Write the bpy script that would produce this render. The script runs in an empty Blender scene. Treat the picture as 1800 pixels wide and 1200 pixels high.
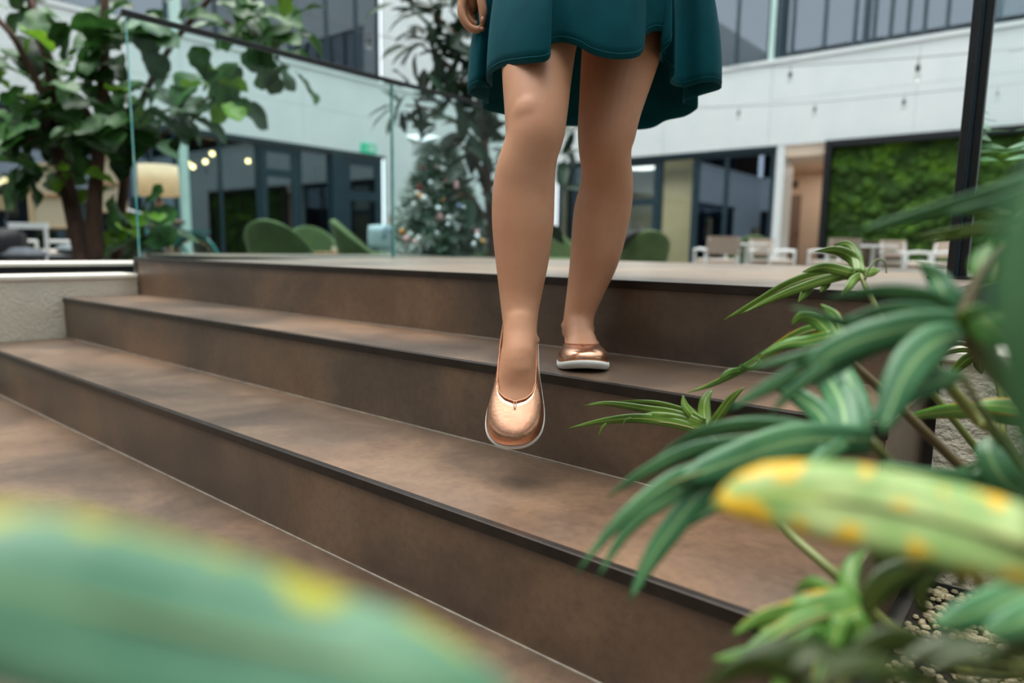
import bpy, bmesh, math, random
from mathutils import Vector, Matrix, noise
random.seed(7)
R = random.Random(11)
D2R = math.pi / 180
scene = bpy.context.scene
COL = scene.collection

# ------------------------------------------------------------------ camera
FPX = 1202.82
YAW, PITCH, ROLL = -.6852, .135, .0151
CO = Vector((.9592, -.694, .5432))
_fw = Vector((math.cos(PITCH) * math.sin(YAW), math.cos(PITCH) * math.cos(YAW), -math.sin(PITCH)))
_rt = Vector((math.cos(YAW), -math.sin(YAW), 0))
_up = _rt.cross(_fw)
CA = _rt * math.cos(ROLL) + _up * math.sin(ROLL)      # right
CB = -_rt * math.sin(ROLL) + _up * math.cos(ROLL)     # up
CC = _fw                                              # forward
cam_data = bpy.data.cameras.new('camera')
cam = bpy.data.objects.new('camera', cam_data)
COL.objects.link(cam)
cam.matrix_world = Matrix(((CA.x, CB.x, -CC.x, CO.x), (CA.y, CB.y, -CC.y, CO.y), (CA.z, CB.z, -CC.z, CO.z), (0, 0, 0, 1)))
cam_data.sensor_width = 36
cam_data.lens = 36 * FPX / 1800
cam_data.clip_start = .02
cam_data.clip_end = 200
cam_data.dof.use_dof = True
cam_data.dof.focus_distance = 1.16
cam_data.dof.aperture_fstop = 2.2
scene.camera = cam

# ------------------------------------------------------------------ light
world = bpy.data.worlds.new('overcast_sky')
scene.world = world
world.use_nodes = True
bg = world.node_tree.nodes['Background']
bg.inputs[0].default_value = (.86, .95, 1.0, 1)
bg.inputs[1].default_value = 1.32
sun_d = bpy.data.lights.new('soft_daylight', 'SUN')
sun_d.energy = 3.2
sun_d.angle = 50 * D2R
sun_d.color = (1, .97, .93)
sun = bpy.data.objects.new('soft_daylight', sun_d)
COL.objects.link(sun)
sun.rotation_euler = Vector((.20, .0, -1)).to_track_quat('-Z', 'Y').to_euler()
scene.view_settings.view_transform = 'Standard'
scene.view_settings.look = 'None'
scene.view_settings.gamma = 1
scene.view_settings.use_curve_mapping = False
scene.view_settings.exposure = 0.70

# ------------------------------------------------------------------ helpers
def ray(x, y): return CA * ((x - 900) / FPX) - CB * ((y - 600) / FPX) + CC
def at(x, y, d): return CO + ray(x, y) * d
def onpl(x, y, ax, val):
    r = ray(x, y)
    return CO + r * ((val - CO[ax]) / r[ax])
def s2l(c): return tuple((v / 255 / 12.92 if v / 255 <= .04045 else ((v / 255 + .055) / 1.055) ** 2.4) for v in c)
MATS = {}
def mat(name, c1, c2=None, scale=6, rough=.5, metal=0, bump=0, bscale=None, detail=5, spec=.5, sss=0, emit=None, estr=0,
        c3=None, stretch=None, trans=0, coat=0, sheen=0, contrast=(.35, .65), rnd=0, coords='Object'):
    if name in MATS: return MATS[name]
    m = bpy.data.materials.new(name); MATS[name] = m
    m.use_nodes = True
    nt = m.node_tree; N = nt.nodes; LK = nt.links
    b = N['Principled BSDF']
    c1 = s2l(c1)
    b.inputs['Base Color'].default_value = (*c1, 1)
    b.inputs['Roughness'].default_value = rough
    b.inputs['Metallic'].default_value = metal
    b.inputs['Specular IOR Level'].default_value = spec
    if coat: b.inputs['Coat Weight'].default_value = coat; b.inputs['Coat Roughness'].default_value = .15
    if sheen: b.inputs['Sheen Weight'].default_value = sheen; b.inputs['Sheen Roughness'].default_value = .35; b.inputs['Sheen Tint'].default_value = (*[min(1, v * 5 + .1) for v in c1], 1)
    if sss: b.inputs['Subsurface Weight'].default_value = sss; b.inputs['Subsurface Radius'].default_value = (.012, .005, .003); b.inputs['Subsurface Scale'].default_value = 1
    tc = N.new('ShaderNodeTexCoord'); src = tc.outputs[coords]
    if stretch:
        mp = N.new('ShaderNodeMapping'); mp.inputs['Scale'].default_value = stretch
        LK.new(src, mp.inputs['Vector']); src = mp.outputs['Vector']
    if c2 is not None:
        nz = N.new('ShaderNodeTexNoise'); nz.inputs['Scale'].default_value = scale; nz.inputs['Detail'].default_value = detail
        nz.inputs['Roughness'].default_value = .6
        LK.new(src, nz.inputs['Vector'])
        cr = N.new('ShaderNodeValToRGB')
        cr.color_ramp.elements[0].position = contrast[0]; cr.color_ramp.elements[0].color = (*c1, 1)
        cr.color_ramp.elements[1].position = contrast[1]; cr.color_ramp.elements[1].color = (*s2l(c2), 1)
        if c3 is not None:
            e = cr.color_ramp.elements.new((contrast[0] + contrast[1]) / 2); e.color = (*s2l(c3), 1)
        LK.new(nz.outputs['Fac'], cr.inputs['Fac'])
        out = cr.outputs['Color']
        if rnd:
            oi = N.new('ShaderNodeObjectInfo'); hs = N.new('ShaderNodeHueSaturation')
            mr = N.new('ShaderNodeMapRange'); mr.inputs['To Min'].default_value = 1 - rnd; mr.inputs['To Max'].default_value = 1 + rnd
            LK.new(oi.outputs['Random'], mr.inputs['Value']); LK.new(mr.outputs['Result'], hs.inputs['Value'])
            LK.new(out, hs.inputs['Color']); out = hs.outputs['Color']
        LK.new(out, b.inputs['Base Color'])
    if emit is not None:
        b.inputs['Emission Color'].default_value = (*s2l(emit), 1); b.inputs['Emission Strength'].default_value = estr
    if bump:
        n2 = N.new('ShaderNodeTexNoise'); n2.inputs['Scale'].default_value = bscale or scale * 8; n2.inputs['Detail'].default_value = 6
        LK.new(src, n2.inputs['Vector'])
        bp = N.new('ShaderNodeBump'); bp.inputs['Strength'].default_value = bump; bp.inputs['Distance'].default_value = .01
        LK.new(n2.outputs['Fac'], bp.inputs['Height']); LK.new(bp.outputs['Normal'], b.inputs['Normal'])
    if trans:
        o = N['Material Output']
        t = N.new('ShaderNodeBsdfTranslucent'); t.inputs['Color'].default_value = (*[min(1, v * 1.6) for v in c1], 1)
        if c2 is not None: LK.new(out, t.inputs['Color'])
        mx = N.new('ShaderNodeMixShader'); mx.inputs[0].default_value = trans
        LK.new(b.outputs[0], mx.inputs[1]); LK.new(t.outputs[0], mx.inputs[2]); LK.new(mx.outputs[0], o.inputs['Surface'])
    return m
def glass_mat(name, tint, refl, rcol=(1, 1, 1), rough=0.0, fres=True, ior=1.5):
    if name in MATS: return MATS[name]
    m = bpy.data.materials.new(name); MATS[name] = m; m.use_nodes = True
    nt = m.node_tree; N = nt.nodes; LK = nt.links
    N.remove(N['Principled BSDF'])
    t = N.new('ShaderNodeBsdfTransparent'); t.inputs[0].default_value = (*tint, 1)
    g = N.new('ShaderNodeBsdfGlossy'); g.inputs['Color'].default_value = (*rcol, 1); g.inputs['Roughness'].default_value = rough
    mx = N.new('ShaderNodeMixShader')
    if fres:
        f = N.new('ShaderNodeFresnel'); f.inputs[0].default_value = ior
        mm = N.new('ShaderNodeMath'); mm.operation = 'ADD'; mm.use_clamp = True; mm.inputs[1].default_value = refl
        ge = N.new('ShaderNodeNewGeometry'); iv = N.new('ShaderNodeMath'); iv.operation = 'SUBTRACT'; iv.inputs[0].default_value = 1; LK.new(ge.outputs['Backfacing'], iv.inputs[1])
        ml = N.new('ShaderNodeMath'); ml.operation = 'MULTIPLY'; LK.new(f.outputs[0], mm.inputs[0]); LK.new(mm.outputs[0], ml.inputs[0]); LK.new(iv.outputs[0], ml.inputs[1]); LK.new(ml.outputs[0], mx.inputs[0])
    else: mx.inputs[0].default_value = refl
    LK.new(t.outputs[0], mx.inputs[1]); LK.new(g.outputs[0], mx.inputs[2]); LK.new(mx.outputs[0], N['Material Output'].inputs[0])
    return m

BASE = {}
def tag(o, label=None, cat=None, group=None, kind=None):
    if label: o['label'] = label
    if cat: o['category'] = cat
    if group: o['group'] = group
    if kind: o['kind'] = kind
    return o
def thing(name, base=(0, 0, 0), label=None, cat=None, group=None, kind=None, rz=0):
    o = bpy.data.objects.new(name, None); COL.objects.link(o)
    o.empty_display_size = .1
    o.location = base; o.rotation_euler = (0, 0, rz); BASE[o.name] = Vector(base)
    return tag(o, label, cat, group, kind)
class MB:
    """collects geometry in world (or thing-local) coordinates"""
    def __init__(s): s.v = []; s.f = []; s.uv = []
    def add(s, vs, fs):
        n = len(s.v); s.v += [Vector(p) for p in vs]; s.f += [tuple(i + n for i in f) for f in fs]; return s
    def box(s, a, b):
        x0, y0, z0 = a; x1, y1, z1 = b
        x0, x1 = min(x0, x1), max(x0, x1); y0, y1 = min(y0, y1), max(y0, y1); z0, z1 = min(z0, z1), max(z0, z1)
        return s.add([(x0, y0, z0), (x1, y0, z0), (x1, y1, z0), (x0, y1, z0), (x0, y0, z1), (x1, y0, z1), (x1, y1, z1), (x0, y1, z1)],
                     [(3, 2, 1, 0), (4, 5, 6, 7), (0, 1, 5, 4), (1, 2, 6, 5), (2, 3, 7, 6), (3, 0, 4, 7)])
    def obox(s, c, ax, ay, az):   # oriented box by half-axes
        c, ax, ay, az = map(Vector, (c, ax, ay, az))
        return s.add([c - ax - ay - az, c + ax - ay - az, c + ax + ay - az, c - ax + ay - az, c - ax - ay + az, c + ax - ay + az, c + ax + ay + az, c - ax + ay + az],
                     [(3, 2, 1, 0), (4, 5, 6, 7), (0, 1, 5, 4), (1, 2, 6, 5), (2, 3, 7, 6), (3, 0, 4, 7)])
    def tube(s, pts, rad, n=8, cap=True, closed=False):
        pts = [Vector(p) for p in pts]; m = len(pts)
        rads = rad if isinstance(rad, (list, tuple)) else [rad] * m
        rings = []; prev = None
        for i, p in enumerate(pts):
            if closed: t = pts[(i + 1) % m] - pts[i - 1]
            else: t = pts[min(i + 1, m - 1)] - pts[max(i - 1, 0)]
            t = t.normalized() if t.length > 1e-9 else Vector((0, 0, 1))
            if prev is None:
                a = Vector((0, 0, 1)) if abs(t.z) < .9 else Vector((1, 0, 0))
                u = t.cross(a).normalized()
            else: u = (prev - t * prev.dot(t)).normalized()
            prev = u; w = t.cross(u)
            rings.append([p + (u * math.cos(k * 2 * math.pi / n) + w * math.sin(k * 2 * math.pi / n)) * rads[i] for k in range(n)])
        vs = [q for r in rings for q in r]; fs = []
        for i in range(m if closed else m - 1):
            for k in range(n):
                j = (i + 1) % m
                fs.append((i * n + k, i * n + (k + 1) % n, j * n + (k + 1) % n, j * n + k))
        if cap and not closed: fs += [tuple(range(n))[::-1], tuple((m - 1) * n + k for k in range(n))]
        return s.add(vs, fs)
    def lathe(s, prof, c=(0, 0, 0), n=20):
        c = Vector(c); vs = []; fs = []
        for r, z in prof:
            for k in range(n): vs.append(c + Vector((r * math.cos(k * 2 * math.pi / n), r * math.sin(k * 2 * math.pi / n), z)))
        for i in range(len(prof) - 1):
            for k in range(n): fs.append((i * n + k, i * n + (k + 1) % n, (i + 1) * n + (k + 1) % n, (i + 1) * n + k))
        fs += [tuple(range(n))[::-1], tuple((len(prof) - 1) * n + k for k in range(n))]
        return s.add(vs, fs)
    def ball(s, c, r, n=10, m=7, sc=(1, 1, 1)):
        c = Vector(c); vs = [c + Vector((0, 0, -r * sc[2]))]; fs = []
        for i in range(1, m):
            ph = -math.pi / 2 + math.pi * i / m
            for k in range(n):
                a = 2 * math.pi * k / n
                vs.append(c + Vector((r * sc[0] * math.cos(ph) * math.cos(a), r * sc[1] * math.cos(ph) * math.sin(a), r * sc[2] * math.sin(ph))))
        vs.append(c + Vector((0, 0, r * sc[2])))
        for k in range(n): fs.append((0, 1 + (k + 1) % n, 1 + k))
        for i in range(m - 2):
            for k in range(n): fs.append((1 + i * n + k, 1 + i * n + (k + 1) % n, 1 + (i + 1) * n + (k + 1) % n, 1 + (i + 1) * n + k))
        for k in range(n): fs.append((1 + (m - 2) * n + k, 1 + (m - 2) * n + (k + 1) % n, len(vs) - 1))
        return s.add(vs, fs)
    def prism(s, poly, z0, z1):
        n = len(poly)
        return s.add([(x, y, z0) for x, y in poly] + [(x, y, z1) for x, y in poly],
                     [tuple(range(n))[::-1], tuple(range(n, 2 * n))] + [(i, (i + 1) % n, n + (i + 1) % n, n + i) for i in range(n)])
    def mesh(s, name, off=Vector((0, 0, 0))):
        me = bpy.data.meshes.new(name)
        me.from_pydata([tuple(p - off) for p in s.v], [], s.f); me.update()
        return me
    def part(s, name, m, parent, smooth=False, bevel=0, label=None, kind=None, local=False):
        root = parent
        while root.parent: root = root.parent
        off = Vector((0, 0, 0)) if local else BASE.get(root.name, Vector((0, 0, 0)))
        o = bpy.data.objects.new(name, s.mesh(name, off)); COL.objects.link(o)
        o.parent = parent; o.data.materials.append(m)
        fin(o, smooth, bevel); tag(o, label, None, None, kind)
        return o
    def solo(s, name, m, label=None, cat=None, group=None, kind=None, smooth=False, bevel=0):
        xs = [p.x for p in s.v]; ys = [p.y for p in s.v]; zs = [p.z for p in s.v]
        off = Vector(((min(xs) + max(xs)) / 2, (min(ys) + max(ys)) / 2, min(zs)))
        o = bpy.data.objects.new(name, s.mesh(name, off)); COL.objects.link(o); o.location = off; BASE[o.name] = off
        o.data.materials.append(m); fin(o, smooth, bevel); return tag(o, label, cat, group, kind)
def fin(o, smooth, bevel):
    if smooth:
        for p in o.data.polygons: p.use_smooth = True
    if bevel:
        b = o.modifiers.new('bevel', 'BEVEL'); b.width = bevel; b.segments = 2; b.limit_method = 'ANGLE'
def link_part(name, me, parent, m4, label=None):
    o = bpy.data.objects.new(name, me); COL.objects.link(o); o.parent = parent; o.matrix_local = m4
    return tag(o, label)
def copy_tree(o, parent=None):
    c = o.copy(); COL.objects.link(c); c.parent = parent
    if o.name in BASE: BASE[c.name] = BASE[o.name].copy()
    for ch in o.children: copy_tree(ch, c)
    return c
def crom(P, n):
    P = [Vector(p) for p in P]
    if len(P) == 2: return [P[0].lerp(P[1], i / n) for i in range(n + 1)]
    out = []; m = len(P) - 1
    for i in range(n + 1):
        t = i / n * m; k = min(int(t), m - 1); u = t - k
        p1, p2 = P[k], P[k + 1]; p0 = P[k - 1] if k else p1 * 2 - p2; p3 = P[k + 2] if k + 2 <= m else p2 * 2 - p1
        out.append(.5 * ((2 * p1) + (p2 - p0) * u + (2 * p0 - 5 * p1 + 4 * p2 - p3) * u * u + (3 * p1 - 3 * p2 + p3 - p0) * u ** 3))
    return out
def lerp(a, b, t): return a + (b - a) * t
def interp(xs, ys, x):
    if x <= xs[0]: return ys[0]
    for i in range(len(xs) - 1):
        if x <= xs[i + 1]: return lerp(ys[i], ys[i + 1], (x - xs[i]) / (xs[i + 1] - xs[i]))
    return ys[-1]

# ------------------------------------------------------------------ materials
def tile_mat(name, dark, mid, light, rough=.33):
    m = bpy.data.materials.new(name); MATS[name] = m; m.use_nodes = True
    nt = m.node_tree; N = nt.nodes; LK = nt.links; b = N['Principled BSDF']
    tc = N.new('ShaderNodeTexCoord')
    def nz(scale, det, ro=.6, dist=0.):
        n = N.new('ShaderNodeTexNoise'); n.inputs['Scale'].default_value = scale; n.inputs['Detail'].default_value = det; n.inputs['Roughness'].default_value = ro; n.inputs['Distortion'].default_value = dist
        LK.new(tc.outputs['Object'], n.inputs['Vector']); return n
    a = nz(2.4, 6, .62, .4); cr = N.new('ShaderNodeValToRGB'); e = cr.color_ramp.elements
    e[0].position = .33; e[0].color = (*s2l(dark), 1); e[1].position = .68; e[1].color = (*s2l(light), 1)
    k = e.new(.5); k.color = (*s2l(mid), 1); LK.new(a.outputs['Fac'], cr.inputs['Fac'])
    h = nz(1.3, 3); hr = N.new('ShaderNodeValToRGB'); hr.color_ramp.elements[0].position = .42; hr.color_ramp.elements[1].position = .62
    hr.color_ramp.elements[0].color = (.95, 1.0, 1.04, 1); hr.color_ramp.elements[1].color = (1.07, .99, .92, 1); LK.new(h.outputs['Fac'], hr.inputs['Fac'])
    m1 = N.new('ShaderNodeMix'); m1.data_type = 'RGBA'; m1.blend_type = 'MULTIPLY'; m1.inputs['Factor'].default_value = 1; m1.clamp_result = False
    LK.new(cr.outputs[0], m1.inputs[6]); LK.new(hr.outputs[0], m1.inputs[7])
    s = nz(70, 5, .7); sr = N.new('ShaderNodeValToRGB'); sr.color_ramp.elements[0].position = .34; sr.color_ramp.elements[1].position = .55
    sr.color_ramp.elements[0].color = (.74, .72, .70, 1); sr.color_ramp.elements[1].color = (1, 1, 1, 1); LK.new(s.outputs['Fac'], sr.inputs['Fac'])
    m2 = N.new('ShaderNodeMix'); m2.data_type = 'RGBA'; m2.blend_type = 'MULTIPLY'; m2.inputs['Factor'].default_value = .8
    LK.new(m1.outputs[2], m2.inputs[6]); LK.new(sr.outputs[0], m2.inputs[7]); LK.new(m2.outputs[2], b.inputs['Base Color'])
    rr = N.new('ShaderNodeMapRange'); rr.inputs['To Min'].default_value = rough - .06; rr.inputs['To Max'].default_value = rough + .14; LK.new(a.outputs['Fac'], rr.inputs['Value']); LK.new(rr.outputs[0], b.inputs['Roughness'])
    bp = N.new('ShaderNodeBump'); bp.inputs['Strength'].default_value = .05; bp.inputs['Distance'].default_value = .004; LK.new(s.outputs['Fac'], bp.inputs['Height']); LK.new(bp.outputs['Normal'], b.inputs['Normal'])
    b.inputs['Specular IOR Level'].default_value = .8
    return m
m_tile = tile_mat('brown_oxide_tile', (68, 55, 44), (90, 72, 57), (118, 94, 72))
m_trim = mat('dark_bronze_trim', (38, 32, 28), (52, 44, 38), 20, rough=.35, metal=.4)
m_joint = mat('pale_joint', (150, 138, 122), (120, 110, 98), 30, rough=.8)
m_black = mat('black_metal', (14, 15, 17), (22, 23, 26), 30, rough=.35)
m_blackm = mat('black_matte', (10, 11, 14), (20, 22, 26), 12, rough=.7)
m_white = mat('white_cladding', (226, 230, 228), (218, 224, 223), 1.5, rough=.45)
m_cream = mat('cream_render', (214, 206, 188), (196, 186, 166), 5, rough=.9, bump=.8, bscale=90)
m_cap = mat('cream_cap', (232, 226, 212), (222, 215, 200), 8, rough=.6)
m_frame = mat('dark_teal_frame', (28, 50, 60), (36, 60, 70), 10, rough=.4)
m_light_frame = mat('mint_frame', (196, 224, 214), (184, 214, 206), 6, rough=.4)
m_glass = glass_mat('balustrade_glass', (.90, .975, .965), .0, ior=1.28)
m_edge = mat('glass_edge', (60, 170, 175), (150, 200, 190), 8, rough=.1, spec=.8, contrast=(.4, .6))
m_pane = glass_mat('window_glass', (.55, .62, .66), .18, (.62, .70, .78))
m_pane_d = glass_mat('dark_window_glass', (.28, .34, .40), .30, (.50, .60, .74))
m_court = mat('courtyard_floor', (96, 92, 86), (120, 114, 106), 2, rough=.5)
m_soil = mat('dark_soil', (26, 20, 16), (44, 34, 26), 40, rough=.95, bump=1, bscale=60)
# ------------------------------------------------------------------ structure: floors
DT = .2894; HR = .16; XL = -2.1756; XR = .785
XF, YF = -12.851, 14.4816          # the two facades in view
XO, YO = 9.5, -8.5                 # the facades behind the camera
f = MB().box((XL - .02, YO, -.05), (XR + .02, .05, 0)).solo('floor', m_tile, 'brown oxide tiled floor at the foot of the steps', 'floor', kind='structure')
MB().box((XF - .2, YO - .2, -.12), (XO + .2, YF + .2, -.055)).solo('floor', m_court, 'grey courtyard floor around the raised platform', 'floor', kind='structure')

# ------------------------------------------------------------------ staircase
st = thing('staircase', (-.7, 0, 0), 'three wide brown tiled steps with dark metal nosings', 'stairs')
for i in range(3):
    y = i * DT; z = (i + 1) * HR
    MB().box((XL + .001, y, i * HR), (XR, y + .014, z - .017)).part('riser', m_tile, st)
    yb = (i + 1) * DT if i < 2 else y + .03
    MB().box((XL + .001, y + .010, z - .017), (XR + .004, yb + .001, z)).part('tread', m_tile, st)
    MB().box((XL + .001, y - .0045, z - .017), (XR + .006, y + .0098, z + .0006)).part('nosing_trim', m_trim, st, bevel=.0015)
    MB().box((XL + .001, y - .0035, i * HR), (XR, y - .0002, i * HR + .0022)).part('floor_joint', m_joint, st)
    MB().box((XR, y + .002, 0.0), (XR + .0035, yb if i < 2 else y + .6, z - .017)).part('side_panel', m_tile, st)
m_plat = tile_mat('platform_tile', (96, 86, 76), (120, 108, 94), (140, 124, 106), .30)
pl = thing('platform', (-.8, 1.7, .3), 'tiled platform at the top of the steps', 'platform', kind='structure')
for k in range(5):      # large format slabs of the platform
    xa = -3.4 + k * (XR + 3.4) / 5; xb = xa + (XR + 3.4) / 5 - .002
    MB().box((xa, (2 * DT + .031) if xa > -2.3 else 1.15, .466), (xb, 1.7, .48)).part('slab', m_plat, pl)
    MB().box((xa, 1.702, .466), (xb, 2.85, .48)).part('slab', m_plat, pl)
MB().box((XL, 2 * DT + .03, 0), (XR - .002, 2.83, .4655)).part('platform_base', m_blackm, pl)
MB().box((-3.4, 1.15, 0), (XL - .002, 2.83, .4655)).part('platform_base', m_blackm, pl)

# low cream wall on the left, with its cap, and the black kerb behind it
w = thing('planter_wall', (XL - .08, -1.2, 0), 'low cream rendered wall with pale cap left of the steps', 'wall', kind='structure')
MB().box((XL - .16, -4, 0), (XL - .001, 2 * DT - .004, .392)).part('wall_body', m_cream, w)
MB().box((XL - .17, -4, .3925), (XL + .006, 2 * DT - .002, .411)).part('wall_cap', m_cap, w, bevel=.004)
k = thing('planter_kerb', (-2.7, -1.2, 0), 'black kerb with white top edge in front of the fig tree', 'kerb', kind='structure')
MB().box((-2.75, -4, 0), (-2.5, .95, .434)).part('kerb_body', m_blackm, k)
MB().box((-2.78, -4, .4345), (-2.49, .96, .452)).part('kerb_cap', m_cap, k, bevel=.004)
MB().box((-2.5, -4, 0), (XL - .171, .95, .37)).solo('soil_strip', m_soil, 'dark strip of soil between cream wall and kerb', 'soil', kind='structure')
MB().box((-6.5, -4, -.05), (-2.782, 1.1, .32)).solo('planter_soil', m_soil, 'dark planting soil under the fig tree', 'soil', kind='structure')
w = thing('planter_wall', (1.6, .66, 0), 'rough cream low wall right of the steps behind the foliage', 'wall', kind='structure')
MB().box((XR + .02, .60, 0), (3.2, .78, .372)).part('wall_body', m_cream, w)
MB().box((XR + .012, .592, .3725), (3.2, .79, .392)).part('wall_cap', m_cap, w, bevel=.004)
MB().box((XR + .022, -4, -.05), (3.2, .598, -.012)).solo('planting_bed', m_soil, 'dark soil of the planting bed right of the steps', 'soil', kind='structure')
MB().box((.90, .79, 0), (3.2, 2.8, .30)).solo('planter_soil', m_soil, 'dark soil behind the rough cream wall', 'soil', kind='structure')

# ------------------------------------------------------------------ glass balustrades
b = thing('glass_balustrade', (XL - .01, 1.6, .48), 'glass balustrade with slim black handrail left of the platform', 'balustrade')
GX = XL - .012
ys = [.592, 2.030, 3.45]
for a, c in zip(ys, ys[1:]):
    g = MB().box((GX - .006, a + .003, .40), (GX + .006, c - .003, 1.474)).part('glass_panel', m_glass, b)
    MB().box((GX - .0062, a + .0005, .42), (GX + .0062, a + .0028, 1.474)).part('glass_edge', m_edge, g)
MB().box((GX - .012, .578, 1.474), (GX + .012, 3.45, 1.496)).part('handrail', m_black, b, bevel=.002)
MB().box((GX - .025, .575, .40), (GX + .010, .62, .482)).part('clamp', m_black, b, bevel=.003)
MB().box((GX - .014, 2.028, .482), (GX - .0065, 2.032, 1.474)).part('joint_seal', m_black, b)
MB().box((GX - .02, .63, .482), (GX + .012, 2.84, .4855)).part('base_channel', m_frame, b)
b = thing('glass_balustrade', (.72, 1.8, .48), 'glass balustrade with doubled black end post right of the platform', 'balustrade')
px = .715
MB().box((px - .021, 1.44, .30), (px - .002, 1.475, 2.2)).part('post', m_black, b, bevel=.002)
MB().box((px + .002, 1.48, .30), (px + .021, 1.515, 2.2)).part('post', m_black, b, bevel=.002)
MB().box((px - .002, 1.462, .30), (px + .002, 1.495, 2.2)).part('post_seal', m_frame, b)
MB().box((px - .06, 1.425, .4805), (px + .07, 1.54, .488)).part('base_plate', m_black, b)
MB().box((px + .005, 1.516, .482), (px + .017, 2.84, 2.2)).part('glass_panel', m_glass, b)
MB().box((px - .012, 1.516, 2.2), (px + .026, 2.84, 2.225)).part('handrail', m_black, b)

# ------------------------------------------------------------------ facades
ZB0, ZB1, ZT = 2.80, 4.57, 11.0
def fP(side, u, z, d):
    return (XF + d, u, z) if side == 'L' else (u, YF - d, z)
def fU(side, x, y):
    return onpl(x, y, 0, XF).y if side == 'L' else onpl(x, y, 1, YF).x
def fbox(mb, side, u0, u1, z0, z1, d0, d1): return mb.box(fP(side, u0, z0, d0), fP(side, u1, z1, d1))
def panels(parent, side, us, zs, m=m_white, d0=-.02, d1=.03, gap=.008):
    for a, c in zip(us, us[1:]):
        for p, q in zip(zs, zs[1:]):
            fbox(MB(), side, a + gap / 2, c - gap / 2, p + gap / 2, q - gap / 2, d0, d1).part('cladding_panel', m, parent)
WN = [0]
def window(side, u0, u1, z0, z1, pane=None, fr=None, fw=.06, mull=(), trans=(), depth=-.12, door=False, label=None, transparent=True):
    pane = pane or m_pane; fr = fr or m_frame; WN[0] += 1
    nm = ('door_%d' if door else 'window_%d') % WN[0]
    c = fP(side, (u0 + u1) / 2, z0, depth)
    t = thing(nm, c, label, None, kind='structure')
    us = [u0] + list(mull) + [u1]; zs = [z0] + list(trans) + [z1]
    fbox(MB(), side, u0, u1, z1 - fw, z1, depth - .05, depth + .04).part('window_frame', fr, t)
    fbox(MB(), side, u0, u1, z0, z0 + fw, depth - .05, depth + .04).part('window_frame', fr, t)
    for u in us:
        a = max(u0, min(u1 - fw, u - fw / 2))
        fbox(MB(), side, a, a + fw, z0 + fw, z1 - fw, depth - .05, depth + .04).part('mullion', fr, t)
    for z in trans: fbox(MB(), side, u0 + fw, u1 - fw, z - fw / 2, z + fw / 2, depth - .049, depth + .039).part('transom', fr, t)
    for a, cc in zip(us, us[1:]):
        for p, q in zip(zs, zs[1:]):
            fbox(MB(), side, a + fw / 2, cc - fw / 2, p + fw / 2, q - fw / 2, depth - .006, depth + .006).part('pane', pane, t)
    return t
UL = lambda x, y=350: fU('L', x, y)
UR = lambda x, y=350: fU('R', x, y)

wl = thing('wall_left', (XF, 7, 0), 'white clad facade with dark windows on the left', None, kind='structure')
panels(wl, 'L', [-4.8, -2.1, .55, 3.2, 5.90, 8.62, 11.34, YF - .03], [ZB0, 3.66, ZB1 - .08])
fbox(MB(), 'L', -8.5, YF - .03, ZB1 - .08, ZB1, -.02, .07).part('coping', m_white, wl)
fbox(MB(), 'L', -8.5, 11.0, ZB0 - .07, ZB0, -.15, .02).part('soffit_trim', m_frame, wl)
panels(wl, 'L', [10.99, 12.6, YF - .03], [0, 1.5, ZB0])
panels(wl, 'L', [-8.5, -4.8], [0, ZB0, ZB1 - .08])
u_end = UL(671, 80)
panels(wl, 'L', [u_end, 12.6, YF - .03], [ZB1, 6.2, 7.8])
panels(wl, 'L', [-8.5, -4.8, -2.1, .55, 3.2, 5.9, 8.62, 11.34, YF - .03], [7.8, 9.4, ZT])
wr = thing('wall_back', (-4, YF, 0), 'white clad facade behind the moss wall and cafe chairs', None, kind='structure')
panels(wr, 'R', [XF + .03, -9.6, -6.9, UR(1356, 180), UR(1613, 150), 1.3, 4.0, 6.8, XO], [ZB0, 3.72, ZB1 - .08])
fbox(MB(), 'R', XF + .08, XO, ZB1 - .08, ZB1, -.02, .07).part('coping', m_white, wr)
fbox(MB(), 'R', -10.0, UR(1360), ZB0 - .07, ZB0, -.15, .02).part('soffit_trim', m_frame, wr)
panels(wr, 'R', [XF + .03, -10.9, -10.0], [0, 1.5, ZB0])
panels(wr, 'R', [2.6, 5.0, XO], [0, 1.5, ZB0])
panels(wr, 'R', [XF + .03, -9.6, -8.0], [ZB1, 6.2, 7.8])
panels(wr, 'R', [XF + .03, -9.6, -6.9, -4.27, -1.51, 1.3, 4.0, 6.8, XO], [7.8, 9.4, ZT])
# facades behind the camera, as one sees them mirrored in the glass
wo = thing('wall_right', (XO, 3, 0), 'white clad facade opposite the left one', None, kind='structure')
wf = thing('wall_front', (0, YO, 0), 'white clad facade behind the viewer', None, kind='structure')
m_dk = mat('shaded_glazing', (24, 30, 34), (34, 40, 44), 2, rough=.25)
for z0, z1, m in [(0, 2.8, m_dk), (2.8, 4.57, m_white), (4.57, 7.6, m_dk), (7.6, 9.2, m_white), (9.2, ZT, m_dk)]:
    for j in range(8):
        a = YO + j * (YF - YO) / 8; c = a + (YF - YO) / 8
        MB().box((XO, a + .01, z0), (XO + (.02 if m is m_dk else .12), c - .01, z1)).part('facade_panel', m, wo)
        a = XF + j * (XO - XF) / 8; c = a + (XO - XF) / 8
        MB().box((a + .01, YO - (.02 if m is m_dk else .12), z0), (c - .01, YO, z1)).part('facade_panel', m, wf)
    if m is m_dk:
        for j in range(1, 17):
            a = YO + j * (YF - YO) / 17; MB().box((XO - .08, a - .04, z0), (XO, a + .04, z1)).part('mullion', m_frame, wo)
            a = XF + j * (XO - XF) / 17; MB().box((a - .04, YO, z0), (a + .04, YO + .08, z1)).part('mullion', m_frame, wf)

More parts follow.
